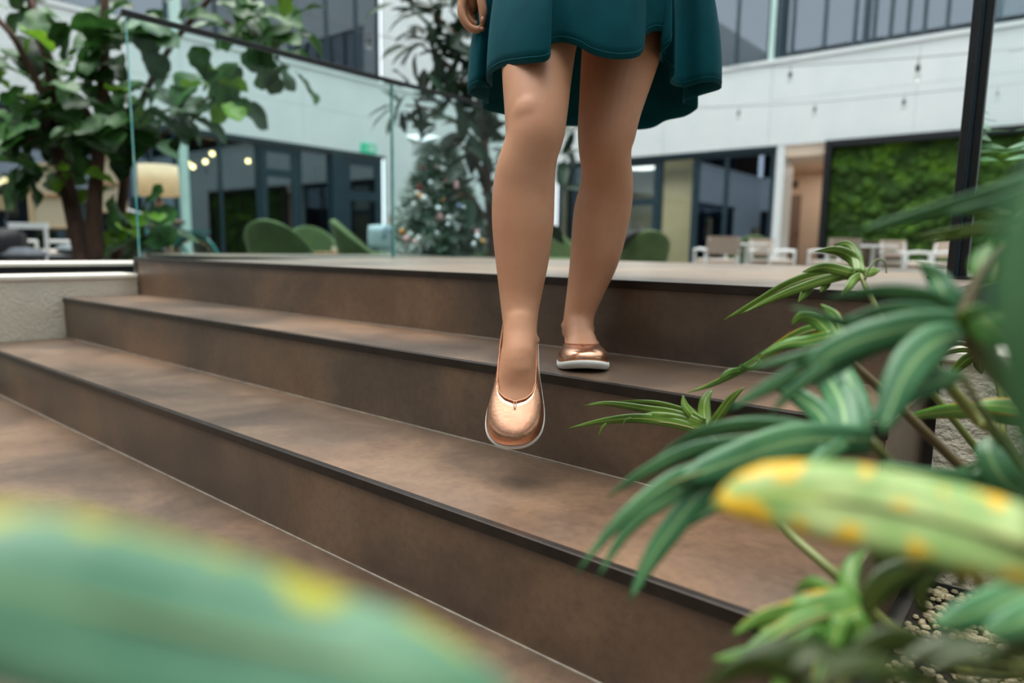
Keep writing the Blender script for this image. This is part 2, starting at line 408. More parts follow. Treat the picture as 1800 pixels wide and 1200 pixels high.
# windows of the left facade, ground level
zt = ZB0 - .07
window('L', -4.8, 1.2, 0, zt, m_pane_d, mull=(-3, -1.2), label='dark ground level glazing at the far left of the left facade')
window('L', 1.2, 3.7, 0, zt, m_pane_d, mull=(2.4,), label='dark ground level glazing behind the fig tree')
window('L', 3.7, UL(318), 0, zt, m_pane_d, mull=(4.3, 4.9, 5.3), label='dark slatted glazing behind the floor lamp')
window('L', UL(334), UL(460), 0, zt, mull=(UL(393),), label='double ground level window with warm bulbs inside')
window('L', UL(531), UL(585), 0, zt, label='narrow ground level window between the two doors')
fbox(MB(), 'L', UL(318), UL(333), 0, ZB0, -.12, .03).solo('trim_1', m_light_frame, 'pale mint post beside the floor lamp', None, kind='structure')
fbox(MB(), 'L', UL(586), UL(606), 0, zt, -.14, -.02).solo('trim_2', m_frame, 'dark teal post left of the exit door', None, kind='structure')
window('L', UL(462), UL(530), 0, zt, door=True, fw=.17, trans=(2.12,), label='dark teal glazed door behind the green armchair')
window('L', UL(607), UL(676), 0, zt, door=True, fw=.22, trans=(1.78,), label='dark teal glazed door under the exit sign')
# upper level, left
ul = [UL(x, 60) for x in (-60, 75, 182, 300)]
window('L', -4.8, ul[1], ZB1, 7.8, mull=(-3.2, -1.6, 0.), label='upper window band at the far left')
window('L', ul[1], ul[3], ZB1, 7.8, mull=(ul[2],), label='upper window behind the fig crown')
fbox(MB(), 'L', ul[3], UL(320, 60), ZB1, 7.8, -.14, .0).solo('trim_3', m_light_frame, 'pale upright between upper left windows', None, kind='structure')
window('L', UL(321, 60), u_end, ZB1, 7.8, mull=[UL(x, 70) for x in (385, 450, 515, 579, 631)], label='long upper window band left of the dark tree')
# right facade, ground level
window('R', -10.0, UR(998), 0, zt, m_pane, mull=(-9.9 + .9,), label='pale glazing seen between the legs')
window('R', UR(1002), UR(1079), 0, zt, mull=(UR(1040),), label='ground level window right of the legs')
window('R', UR(1080), UR(1155), 0, zt, door=True, fw=.15, trans=(1.72,), label='glazed door with beige room behind it')
m_clear = glass_mat('clear_window_glass', (.86, .9, .88), .02, (.8, .9, .9))
window('R', UR(1156), UR(1217), 0, zt, m_clear, label='clear window beside the glazed door showing a beige room')
window('R', UR(1218), UR(1357), 0, zt, m_pane_d, fw=.09, mull=(UR(1272),), label='pair of dark mirroring windows behind the cafe chairs')
# upper level, right
window('R', -8.0, UR(1352, 60), ZB1, 7.8, mull=[UR(x, 60) for x in (1180, 1236, 1293)], label='upper window band above the dress')
fbox(MB(), 'R', UR(1353, 60), UR(1362, 60), ZB1, 7.8, -.14, .0).solo('trim_4', m_light_frame, 'pale upright above the upper festoon', None, kind='structure')
fbox(MB(), 'R', UR(1362, 60), UR(1375, 60), ZB1, 7.8, -.16, -.02).solo('trim_5', m_frame, 'dark upright above the upper festoon', None, kind='structure')
window('R', UR(1376, 60), UR(1520, 60), ZB1, 7.8, mull=[UR(x, 60) for x in (1391, 1447, 1500)], label='upper window band above the moss wall doorway')
window('R', UR(1520, 60), 2.0, ZB1, 7.8, mull=[UR(x, 60) for x in (1534, 1563, 1593, 1622, 1662, 1740)], label='upper window band above the moss wall')
window('R', 2.0, XO, ZB1, 7.8, mull=(3.4, 4.8, 6.2, 7.8), label='upper window band at the far right')
# rooms behind the glass
m_dim = mat('dim_room', (52, 44, 36), (72, 56, 42), .8, rough=.8)
m_beige = mat('beige_room', (178, 174, 154), (160, 156, 134), .6, rough=.8)
m_brown = mat('brown_panelling', (74, 50, 30), (104, 70, 40), 3, rough=.6, stretch=(1, 6, 1))
def room(side, u0, u1, z0, z1, dep, m, label, nm):
    t = thing(nm, fP(side, (u0 + u1) / 2, z0, -dep), label, None, kind='structure')
    fbox(MB(), side, u0, u1, z0, z1, -dep - .05, -dep).part('back_panel', m, t)
    fbox(MB(), side, u0, u1, z0 - .05, z0, -dep, -.2).part('room_floor', m, t)
    fbox(MB(), side, u0, u1, z1, z1 + .05, -dep, -.2).part('room_ceiling', m, t)
    fbox(MB(), side, u0 - .05, u0, z0, z1, -dep, -.2).part('side_panel', m, t)
    fbox(MB(), side, u1, u1 + .05, z0, z1, -dep, -.2).part('side_panel', m, t)
room('L', -8.4, UL(320), 0, ZB0 - .02, 3, m_dim, 'dim room behind the dark left windows', 'wall_room_dim')
room('L', UL(326), 10.95, 0, ZB0 - .02, 3, m_brown, 'brown panelled room behind the left windows', 'wall_room_brown')
room('L', -8.4, u_end, ZB1, 7.8, 3, m_dim, 'dim upper room on the left', 'wall_room_upper')
room('R', -9.95, UR(1217), 0, ZB0 - .02, 3, m_beige, 'beige lit room behind the back facade', 'wall_room_beige')
room('R', UR(1222), UR(1358), 0, ZB0 - .02, .5, m_dim, 'dark room behind the mirroring windows', 'wall_room_dark')
room('R', -7.95, XO - .1, ZB1, 7.8, 3, m_dim, 'dim upper room in the back facade', 'wall_room_upper')
# doorway recess with corridor
rc = thing('wall_corridor', fP('R', UR(1400), 0, -1.5), 'white reveal and beige corridor left of the moss wall', None, kind='structure')
m_corr = mat('corridor_paint', (222, 200, 178), (212, 190, 168), 1, rough=.8)
CX = lambda x: onpl(x, 350, 1, YF + 2.6).x
fbox(MB(), 'R', UR(1361), UR(1375), 0, ZB0, -.6, .02).part('reveal', m_white, rc)
fbox(MB(), 'R', UR(1375), UR(1450), 2.55, ZB0, -.6, -.02).part('soffit', m_corr, rc)
fbox(MB(), 'R', CX(1366) - .1, CX(1366), 0, 2.55, -2.65, -.62).part('corridor_side', m_corr, rc)
fbox(MB(), 'R', CX(1366), UR(1446), 2.5, 2.55, -2.65, -.61).part('corridor_ceiling', m_corr, rc)
fbox(MB(), 'R', CX(1366), -3.0, 0, 2.55, -2.65, -2.6).part('corridor_end', m_corr, rc)
fbox(MB(), 'R', UR(1446), UR(1446) + .08, 0, 2.55, -2.6, -.1).part('corridor_side', m_corr, rc)
fbox(MB(), 'R', CX(1366), UR(1446), -.05, .005, -2.6, -.62).part('corridor_floor', m_court, rc)
WN[0] += 1
dd = thing('door_%d' % WN[0], fP('R', UR(1390), 0, -2.5), 'grey brown flush door in the beige corridor', None, kind='structure')
m_door = mat('grey_brown_door', (138, 118, 104), (128, 108, 94), 3, rough=.6)
fbox(MB(), 'R', CX(1381), CX(1409), 0, 1.95, -2.598, -2.55).part('door_leaf', m_door, dd)
fbox(MB(), 'R', CX(1385), CX(1391), 1.2, 1.75, -2.549, -2.54).part('door_plate', m_dim, dd)
fbox(MB(), 'R', CX(1405), CX(1407), .98, 1.04, -2.549, -2.5).part('handle', m_black, dd)
fbox(MB(), 'R', CX(1391), CX(1401), 2.12, 2.3, -2.598, -2.58).solo('wall_sign', mat('brown_sign', (96, 76, 60), (110, 88, 70), 5), 'small brown sign on the corridor wall above the door', 'sign')
# moss wall
mw = thing('moss_wall', fP('R', -1.2, 0, .05), 'green preserved moss picture in a black frame behind the cafe chairs', 'moss wall')
u0, u1 = UR(1447), 2.55
fbox(MB(), 'R', u0, u1, ZB0 - .13, ZB0 + .0, -.1, .16).part('frame', m_black, mw)
fbox(MB(), 'R', u0, u0 + .13, 0, ZB0 - .13, -.1, .16).part('frame', m_black, mw)
fbox(MB(), 'R', u1 - .13, u1, 0, ZB0 - .13, -.1, .16).part('frame', m_black, mw)
fbox(MB(), 'R', u0 + .13, u1 - .13, 0, .08, -.1, .16).part('frame', m_black, mw)
m_moss = mat('moss', (30, 52, 12), (96, 136, 28), 1.6, rough=1, c3=(52, 84, 18), bump=1, bscale=30, contrast=(.36, .68))
fbox(MB(), 'R', u0 + .13, u1 - .13, .08, ZB0 - .13, -.1, -.02).part('backing', m_moss, mw)
mb = MB()
for i in range(900):
    u = R.uniform(u0 + .18, u1 - .18); z = R.uniform(.12, ZB0 - .2); r = R.choice((.04, .05, .06, .08, .10, .13)) * R.uniform(.8, 1.2)
    mb.ball(fP('R', u, z, -.02), r, 8, 6, (1, R.uniform(.5, 1.0), 1))
mb.part('moss_cushions', m_moss, mw, smooth=True, kind='stuff')
# ------------------------------------------------------------------ person
m_skin = mat('skin', (182, 130, 98), (192, 142, 110), 9, rough=.5, sss=.12, spec=.35)
m_velvet = mat('teal_velvet', (0, 62, 70), (0, 72, 80), 14, rough=.8, sheen=.10, spec=.12)
m_gold = mat('rose_gold_leather', (224, 170, 138), (212, 154, 122), 30, rough=.26, metal=.95, bump=.05, bscale=220)
m_sole = mat('white_rubber', (226, 226, 220), (214, 214, 208), 20, rough=.6)
m_stitch = mat('tan_piping', (196, 140, 108), (176, 122, 92), 200, rough=.5, metal=.4)
m_hair = mat('brown_hair', (62, 40, 28), (84, 56, 38), 20, rough=.5, stretch=(6, 6, 1))
FH = Vector((CC.x, CC.y, 0)).normalized()
def foot_matrix(toe, fwd, latref, s=1.0):
    fwd = Vector(fwd).normalized(); lat = (latref - fwd * latref.dot(fwd)).normalized(); upv = lat.cross(fwd)
    o = toe - fwd * (.242 * s)
    M = Matrix(((lat.x * s, fwd.x * s, upv.x * s, o.x), (lat.y * s, fwd.y * s, upv.y * s, o.y), (lat.z * s, fwd.z * s, upv.z * s, o.z), (0, 0, 0, 1)))
    return M
OUTL = [(0, 0), (.010, .020), (.03, .0305), (.06, .033), (.10, .0345), (.14, .0405), (.175, .0465), (.20, .0465), (.22, .0405), (.234, .028), (.240, .015), (.242, 0)]
def outline(n=72, grow=0., mirror=1):
    """closed foot outline (x,y), starting at the heel, counter-clockwise; toes lean a little inward"""
    pts = [Vector((w, y, 0)) for y, w in OUTL]
    right = crom(pts, n // 2); left = [Vector((-p.x, p.y, 0)) for p in right][::-1][1:-1]
    loop = right + left
    out = []
    c = Vector((0, .125, 0))
    for p in loop:
        q = Vector((p.x + mirror * .006 * max(0, (p.y - .13) / .11) ** 1.5, p.y, 0))
        d = Vector(((q.x) * 1.2, (q.y - .121) * (.55 if abs(q.y - .121) < .09 else 1), 0))
        if d.length > 0: q = q + d.normalized() * grow
        out.append(q)
    return out
def make_shoe(name, M, mirror, label):
    base = M @ Vector((0, .12, 0)); t = thing(name, base, label, 'shoe', 'pair of rose gold ballerina shoes')
    lp = outline(72, .0, mirror); n = len(lp)
    # sole
    mb = MB(); prof = [(-.006, 0.0), (.0005, .002), (.0025, .007), (.0020, .0125), (-.002, .0145)]
    vs = []; fs = []
    for g, z in prof: vs += [p + Vector((0, 0, z + .010 * max(0, (p.y - .19) / .05) ** 2)) for p in outline(72, g, mirror)]
    for i in range(len(prof) - 1):
        for k in range(n): fs.append((i * n + k, i * n + (k + 1) % n, (i + 1) * n + (k + 1) % n, (i + 1) * n + k))
    fs += [tuple(range(n))[::-1], tuple((len(prof) - 1) * n + k for k in range(n))]
    mb.add([M @ v for v in vs], fs).part('sole', m_sole, t, smooth=True)
    # topline loop: opening from heel to front of instep
    top = []
    for p in lp:
        s = p.y / .242
        yy = .003 + s * .169
        w = interp([0, .003, .012, .03, .06, .10, .135, .155, .166, .172], [0, .002, .018, .0265, .0305, .0318, .0315, .027, .016, .0], yy)
        w0 = interp([y for y, _ in OUTL], [w for _, w in OUTL], p.y)
        fr = (p.x - mirror * .006 * max(0, (p.y - .13) / .11) ** 1.5) / w0 if w0 > 1e-4 else 0
        z = interp([0, .02, .05, .09, .125, .172], [.060, .057, .046, .040, .040, .043], yy)
        top.append(Vector((fr * w + mirror * .003 * s, yy, z)))
    K = 12; vs = []; fs = []
    for i in range(K + 1):
        u = i / K
        for p, q in zip(lp, top):
            p0 = p + Vector((0, 0, .012 + .010 * max(0, (p.y - .19) / .05) ** 2))
            toe = max(0, min(1, (p.y - .15) / .08))
            p1 = p0 + Vector((p.x * .04, 0, lerp(.020, .026, toe)))
            out = Vector((p.x - q.x, (p.y - q.y), 0))
            p2 = q + out * lerp(.25, .55, toe) + Vector((0, 0, lerp(-.008, -.002, toe)))
            vs.append((p0 * (1 - u) ** 3 + p1 * 3 * u * (1 - u) ** 2 + p2 * 3 * u * u * (1 - u) + q * u ** 3))
    for i in range(K):
        for k in range(n): fs.append((i * n + k, i * n + (k + 1) % n, (i + 1) * n + (k + 1) % n, (i + 1) * n + k))
    up = MB().add([M @ v for v in vs], fs).part('upper', m_gold, t, smooth=True)
    so = up.modifiers.new('thick', 'SOLIDIFY'); so.thickness = .0014; so.offset = -1
    MB().tube([M @ (q + Vector((0, 0, .0004))) for q in top], .0016, 6, closed=True).part('topline_piping', m_stitch, t, smooth=True)
    # little v notch seam at the front of the opening
    ky = top[n // 2]
    for sx in (-.0022, .0022):
        MB().tube([M @ (ky + Vector((sx, 0, .001))), M @ (ky + Vector((sx * .8, .006, .0016))), M @ (ky + Vector((sx * .3, .013, .0012)))], .0009, 5).part('notch_seam', m_stitch, t)
    return t
M_front = foot_matrix(at(906, 794, 1.118), -CB * .87 - CC * .48 - CA * .035, -CA)
fb = Vector((.58, -.81, 0))
tb = onpl(1024, 656, 2, .3205)
M_back = foot_matrix(tb, fb, -CA)
make_shoe('ballerina_shoe', M_front, 1, 'rose gold ballerina shoe with white sole, lifted above the lowest step')
make_shoe('ballerina_shoe', M_back, -1, 'rose gold ballerina shoe with white sole, planted on the middle step')

def limb(mb, pts, n=20, sideref=None, cap=True):
    """pts: (center Vector, half width, half depth); rings perpendicular to the path"""
    side0 = sideref or CA
    vs = []; fs = []; m = len(pts)
    for i, (c, a, b_) in enumerate(pts):
        t = (pts[min(i + 1, m - 1)][0] - pts[max(i - 1, 0)][0]).normalized()
        s = (side0 - t * side0.dot(t)).normalized(); w = t.cross(s)
        for k in range(n):
            an = 2 * math.pi * k / n
            vs.append(c + s * (math.cos(an) * a) + w * (math.sin(an) * b_))
    for i in range(m - 1):
        for k in range(n): fs.append((i * n + k, i * n + (k + 1) % n, (i + 1) * n + (k + 1) % n, (i + 1) * n + k))
    fs += [tuple(range(n))[::-1], tuple((m - 1) * n + k for k in range(n))]
    mb.add(vs, fs)
def dense(rows, k=4):
    """smooth (x0,x1,y,D,depthratio) rows into limb rings"""
    P = []
    for x0, x1, y, d, r in rows: P.append((Vector(((x0 + x1) / 2, y, d)), (x1 - x0) / 2, r))
    A = crom([p for p, _, _ in P], (len(P) - 1) * k); W = crom([Vector((w, r, 0)) for _, w, r in P], (len(P) - 1) * k)
    out = []
    for a, w in zip(A, W):
        hw = w.x * a.z / FPX
        out.append((at(a.x, a.y, a.z), hw, hw * w.y))
    return out
body = MB()
def foot_flesh(M, mirror):
    f_ = [((0, .030, .030), .024, .024), ((0, .045, .034), .027, .026), ((0, .066, .038), .029, .033), ((mirror * .001, .088, .040), .0302, .0365), ((mirror * .002, .115, .035), .0315, .0315),
          ((mirror * .002, .145, .0275), .034, .022), ((mirror * .003, .172, .0225), .037, .0205), ((mirror * .004, .205, .020), .033, .011), ((mirror * .005, .222, .018), .02, .006)]
    lat = (M @ Vector((1, 0, 0)) - M @ Vector((0, 0, 0)))
    C = crom([Vector(c) for c, _, _ in f_], 21); W = crom([Vector((a, b_, 0)) for _, a, b_ in f_], 21)
    limb(body, [(M @ c, w.x, w.y) for c, w in zip(C, W)], sideref=lat)
    body.ball(M @ Vector((0, .032, .036)), .0285, 14, 10)
foot_flesh(M_front, 1); foot_flesh(M_back, -1)
# front leg (lifted), measured widths, then on to the hip
af = M_front @ Vector((0, .050, .050)); ab = M_back @ Vector((0, .048, .050))
FL = [(897, 936, 655, 1.178, .9), (884, 944, 606, 1.168, 1.16), (884, 944, 575, 1.178, 1.15), (879, 950, 530, 1.192, 1.15), (871, 964, 462, 1.200, 1.12), (865, 973, 400, 1.203, 1.08), (865, 975, 345, 1.200, 1.05),
      (872, 977, 298, 1.188, 1.02), (884, 983, 262, 1.178, 1.02), (888, 992, 236, 1.178, 1.02), (886, 999, 190, 1.192, 1.0), (882, 1006, 130, 1.222, 1.0), (880, 1018, 60, 1.262, 1.0), (890, 1045, -10, 1.305, 1.0), (925, 1070, -90, 1.375, .95), (960, 1085, -140, 1.41, .8)]
BL = [(996, 1036, 606, 1.42, 1.0), (990, 1043, 575, 1.405, 1.18), (992, 1046, 548, 1.403, 1.18), (997, 1066, 502, 1.402, 1.15), (1002, 1090, 448, 1.400, 1.1), (1008, 1108, 375, 1.392, 1.05), (1019, 1113, 330, 1.375, 1.02),
      (1021, 1110, 292, 1.352, 1.02), (1017, 1110, 262, 1.338, 1.04), (1015, 1117, 236, 1.336, 1.02), (1017, 1128, 190, 1.343, 1.0), (1020, 1150, 125, 1.360, 1.0), (1024, 1170, 60, 1.378, 1.0), (1030, 1178, -10, 1.395, 1.0), (1034, 1170, -90, 1.41, .95), (1030, 1150, -150, 1.42, .8)]
limb(body, dense(FL), 24); limb(body, dense(BL), 24)
limb(body, [(at(914, 530, 1.182), .020, .020), (at(914, 560, 1.169), .025, .024), (at(913, 590, 1.161), .027, .025), (at(912, 620, 1.148), .0275, .0255), (at(910, 650, 1.141), .027, .024), (at(909, 680, 1.140), .022, .018)], 18)
limb(body, [(at(1018, 530, 1.402), .020, .020), (at(1016, 560, 1.392), .024, .025), (at(1018, 585, 1.375), .025, .025), (at(1020, 602, 1.355), .025, .020)], 18)
# knee caps, ankle bones
body.ball(at(938, 214, 1.1722), .0445, 18, 14, (.92, 1.0, 1.25)); body.ball(at(1063, 216, 1.3275), .0435, 18, 14, (.92, 1.0, 1.25))
for (x, y, d) in ((886, 604, 1.178), (942, 598, 1.178), (992, 572, 1.412), (1040, 578, 1.412)): body.ball(at(x, y, d), .0085, 8, 6)
body.ball(at(1012, 580, 1.42), .030, 10, 8)
WC = at(1058, -243, 1.43); WC.z = 0
def trunk(rows):
    limb(body, [(Vector((WC.x, WC.y, z)) - FH * dy, a, b_) for z, a, b_, dy in rows], 28, sideref=_rt)
trunk([(1.06, .13, .08, .0), (1.12, .150, .095, -.01), (1.20, .150, .098, -.005), (1.28, .132, .090, 0), (1.36, .120, .082, 0), (1.46, .135, .095, .01), (1.56, .150, .10, .015), (1.64, .155, .085, .005), (1.69, .12, .06, 0), (1.715, .055, .05, .0), (1.76, .048, .05, .01), (1.80, .046, .05, .02)])
limb(body, [(Vector((WC.x, WC.y, 0)) - FH * dy + Vector((0, 0, z)), a, b_) for z, a, b_, dy in [(1.745, .03, .035, .035), (1.77, .052, .065, .03), (1.82, .066, .085, .022), (1.87, .073, .094, .015), (1.92, .07, .09, .01), (1.96, .045, .06, .005), (1.972, .01, .015, .0)]], 20, sideref=_rt)
hd = Vector((WC.x, WC.y, 1.85)) - FH * .015
body.ball(hd - FH * .095 + Vector((0, 0, -.015)), .013, 8, 6, (1, 1, 1.5))           # nose
for s in (-1, 1):
    body.ball(hd + _rt * (.074 * s) + Vector((0, 0, -.01)), .02, 8, 6, (.5, 1, 1.4))   # ears
    body.ball(hd - FH * .085 + _rt * (.03 * s) + Vector((0, 0, .005)), .011, 8, 6)     # eyes
body.ball(hd - FH * .085 + Vector((0, 0, -.055)), .016, 8, 6, (1.3, .7, .5))          # mouth
# right arm (left in the picture), hand hanging beside the skirt
sh = Vector((WC.x, WC.y, 1.635))
elr = at(838, -330, 1.46); wrr = at(846, -88, 1.385)
limb(body, [(sh - _rt * .15, .05, .05), (sh - _rt * .185 + Vector((0, 0, -.05)), .047, .05), (sh.lerp(elr, .6) - _rt * .06, .041, .044), (elr, .036, .039), (elr.lerp(wrr, .35), .036, .038), (elr.lerp(wrr, .8), .026, .029), (wrr, .021, .027)], 16)
def tubechain(pts, rads, k=4, n=10):
    P = crom(pts, (len(pts) - 1) * k); W = crom([Vector((r, 0, 0)) for r in rads], (len(rads) - 1) * k)
    body.tube(P, [w.x for w in W], n)
    body.ball(P[-1], W[-1].x, 8, 6); body.ball(P[0], W[0].x, 8, 6)
def hpt(x, y, d): return at(x, y, d)
limb(body, [(wrr, .020, .027), (hpt(842, -60, 1.378), .019, .036), (hpt(832, -34, 1.376), .017, .042), (hpt(824, -12, 1.376), .015, .042), (hpt(829, 8, 1.378), .013, .036), (hpt(836, 20, 1.38), .008, .025)], 14)
for j, (dd_, sx) in enumerate([(1.340, 0), (1.361, 2), (1.382, 3), (1.401, 3)]):      # index .. little finger, curled under
    c = (1.0, .90, .78, .64)[j]; x0, y0 = 813 + sx * 3, -16
    tubechain([hpt(x0 + 4, y0, dd_), hpt(x0 - 2, y0 + 28 * c, dd_ - .002), hpt(x0 - 2 + 3, y0 + 48 * c, dd_ - .003), hpt(x0 + 12, y0 + 64 * c, dd_ - .002), hpt(x0 + 26 * c, y0 + 69 * c - j * 2, dd_), hpt(x0 + 36 * c, y0 + 67 * c - j * 3, dd_ + .001)],
              [.0098, .0092, .0090, .0084, .0078, .0066])
tubechain([hpt(848, -58, 1.350), hpt(846, -30, 1.334), hpt(846, 0, 1.328), hpt(849, 20, 1.328), hpt(848, 38, 1.330)], [.014, .0115, .0098, .0092, .0072])
# left arm bent, hand resting at the waist
ell = sh + _rt * .27 + Vector((0, 0, -.29)) + FH * .04; wll = sh + _rt * .13 - FH * .17 + Vector((0, 0, -.36))
limb(body, [(sh + _rt * .15, .05, .05), (sh + _rt * .19 + Vector((0, 0, -.05)), .046, .05), (ell, .036, .039), (ell.lerp(wll, .4), .035, .037), (wll, .022, .027)], 16)
hv = (wll - ell).normalized()
limb(body, [(wll, .02, .026), (wll + hv * .04, .016, .038), (wll + hv * .085, .013, .04)], 14)
for j in range(4):
    o_ = wll + hv * .082 + Vector((0, 0, .028 - .019 * j))
    tubechain([o_, o_ + hv * .03 + FH * .004, o_ + hv * .055 + FH * .014, o_ + hv * .068 + FH * .026], [.0092, .0088, .008, .0068])
tubechain([wll + hv * .025 + Vector((0, 0, .028)), wll + hv * .05 + Vector((0, 0, .055)), wll + hv * .078 + Vector((0, 0, .062))], [.012, .0105, .0075])

person = thing('person', (WC.x, WC.y, .32), 'person in dark teal dress stepping down the stairs, one foot lifted', 'person')
tmp = bpy.data.objects.new('tmp_body', body.mesh('tmp_body')); COL.objects.link(tmp)
rm = tmp.modifiers.new('remesh', 'REMESH'); rm.mode = 'VOXEL'; rm.voxel_size = .0032; rm.use_smooth_shade = True
sm = tmp.modifiers.new('smooth', 'SMOOTH'); sm.factor = .5; sm.iterations = 12
dg = bpy.context.evaluated_depsgraph_get(); dg.update()
me = bpy.data.meshes.new_from_object(tmp.evaluated_get(dg)); me.name = 'body'
bpy.data.objects.remove(tmp)
me.materials.clear(); me.materials.append(m_skin)
me.transform(Matrix.Translation(-BASE[person.name]))
bo = bpy.data.objects.new('body', me); COL.objects.link(bo); bo.parent = person
for p in me.polygons: p.use_smooth = True
# finger nails that show
m_nail = mat('nail', (214, 158, 140), (206, 150, 132), 40, rough=.25)
MB().ball(at(847, 50, 1.333), .0042, 8, 6, (1.2, .8, .7)).part('finger_nail', m_nail, person, smooth=True)
MB().ball(at(848, 34, 1.324), .0046, 8, 6, (.8, .6, 1.2)).part('finger_nail', m_nail, person, smooth=True)
# hair
mbh = MB()
hc = hd + FH * .02 + Vector((0, 0, .025))
n = 24; vs = []; fs = []
rows = [(.03, .03, .098), (.062, .075, .075), (.080, .098, .03), (.083, .100, -.03), (.082, .095, -.10), (.085, .085, -.17), (.088, .07, -.24), (.07, .05, -.29)]
for (a, b_, dz) in rows:
    for kx in range(n):
        an = math.pi * (-.12 + 1.24 * kx / (n - 1))
        vs.append(hc + _rt * (a * math.cos(an)) + FH * (b_ * math.sin(an)) + Vector((0, 0, dz)))
for i in range(len(rows) - 1):
    for kx in range(n - 1): fs.append((i * n + kx, i * n + kx + 1, (i + 1) * n + kx + 1, (i + 1) * n + kx))
fs.append(tuple(range(n)))
hr = mbh.add(vs, fs).part('hair', m_hair, person, smooth=True)
so = hr.modifiers.new('thick', 'SOLIDIFY'); so.thickness = .012; so.offset = -1
# dress: hem loop (front left to right, then back right to left)
HF = [(822, 164, 1.40), (838, 152, 1.345), (864, 153, 1.37), (856, 137, 1.285), (879, 119, 1.215), (920, 112, 1.150), (958, 108, 1.128), (967, 96, 1.140), (964, 82, 1.158), (984, 74, 1.162), (1015, 81, 1.152), (1043, 96, 1.160), (1080, 104, 1.180),
      (1118, 101, 1.205), (1131, 86, 1.225), (1134, 64, 1.25), (1154, 54, 1.262), (1177, 63, 1.262), (1177, 78, 1.255), (1161, 93, 1.275), (1165, 110, 1.345), (1185, 127, 1.325), (1178, 144, 1.345), (1199, 153, 1.40), (1233, 145, 1.385), (1260, 145, 1.40)]
HB = [(1266, 156, 1.46), (1233, 167, 1.53), (1205, 176, 1.555), (1203, 182, 1.59), (1226, 188, 1.585), (1205, 204, 1.63), (1171, 212, 1.66), (1148, 224, 1.66), (1117, 228, 1.67), (1060, 226, 1.70), (1015, 222, 1.70), (970, 220, 1.69), (920, 210, 1.66), (885, 201, 1.63), (852, 193, 1.585), (849, 185, 1.545), (858, 180, 1.52), (838, 172, 1.46)]
def loopc(P, k):
    n_ = len(P); out = []
    for i in range(n_):
        p0, p1, p2, p3 = (Vector(P[(i + j - 1) % n_]) for j in range(4))
        for j in range(k):
            u = j / k; out.append(.5 * ((2 * p1) + (p2 - p0) * u + (2 * p0 - 5 * p1 + 4 * p2 - p3) * u * u + (3 * p1 - 3 * p2 + p3 - p0) * u ** 3))
    return out
KS = 6
hem = [at(p.x, p.y, p.z) for p in loopc(HF + HB, KS)]
nf = len(HF) * KS; nh = len(hem)
def cum(P):
    L = [0]
    for a, c in zip(P, P[1:]): L.append(L[-1] + (c - a).length)
    return [v / L[-1] for v in L]
fr = [v * .5 for v in cum(hem[:nf + 1])][:nf] + [.5 + v * .5 for v in cum(hem[nf:] + [hem[0]])][:-1]
ZW = 1.36; NR = 22
vs = []; fs = []
# smoothed hem keeps the folds from running all the way up
sm_hem = list(hem)
for _ in range(60): sm_hem = [(sm_hem[i - 1] + sm_hem[i] * 2 + sm_hem[(i + 1) % nh]) / 4 for i in range(nh)]
for i in range(NR + 1):
    t = i / NR
    for k_ in range(nh):
        an = math.pi + 2 * math.pi * fr[k_]
        wp = Vector((WC.x, WC.y, 0)) + _rt * (math.cos(an) * .138) + FH * (math.sin(an) * .105)
        f1 = min(1, t * 1.5)
        hx = hem[k_].lerp(sm_hem[k_], f1 * f1 * (3 - 2 * f1) * .85)
        w_ = t ** 2.1
        p = Vector((lerp(hx.x, wp.x, w_), lerp(hx.y, wp.y, w_), lerp(hem[k_].z, ZW, t)))
        vs.append(p)
for i in range(NR):
    for k_ in range(nh): fs.append((i * nh + k_, i * nh + (k_ + 1) % nh, (i + 1) * nh + (k_ + 1) % nh, (i + 1) * nh + k_))
sk = MB().add(vs, fs).part('skirt', m_velvet, person, smooth=True)
so = sk.modifiers.new('thick', 'SOLIDIFY'); so.thickness = .0022; so.offset = 0
MB().tube([p + Vector((0, 0, .009)) for p in hem], .0017, 6, closed=True).part('hem_stitch', m_velvet, sk, smooth=True)
bod = MB(); rowsb = [(1.355, .139, .106, 0), (1.46, .146, .110, .01), (1.56, .162, .116, .017), (1.63, .172, .10, .007), (1.69, .135, .075, 0), (1.70, .09, .065, 0)]
limb(bod, [(Vector((WC.x, WC.y, z)) - FH * dy, a, b_) for z, a, b_, dy in rowsb], 28, sideref=_rt)
bod.part('bodice', m_velvet, person, smooth=True)
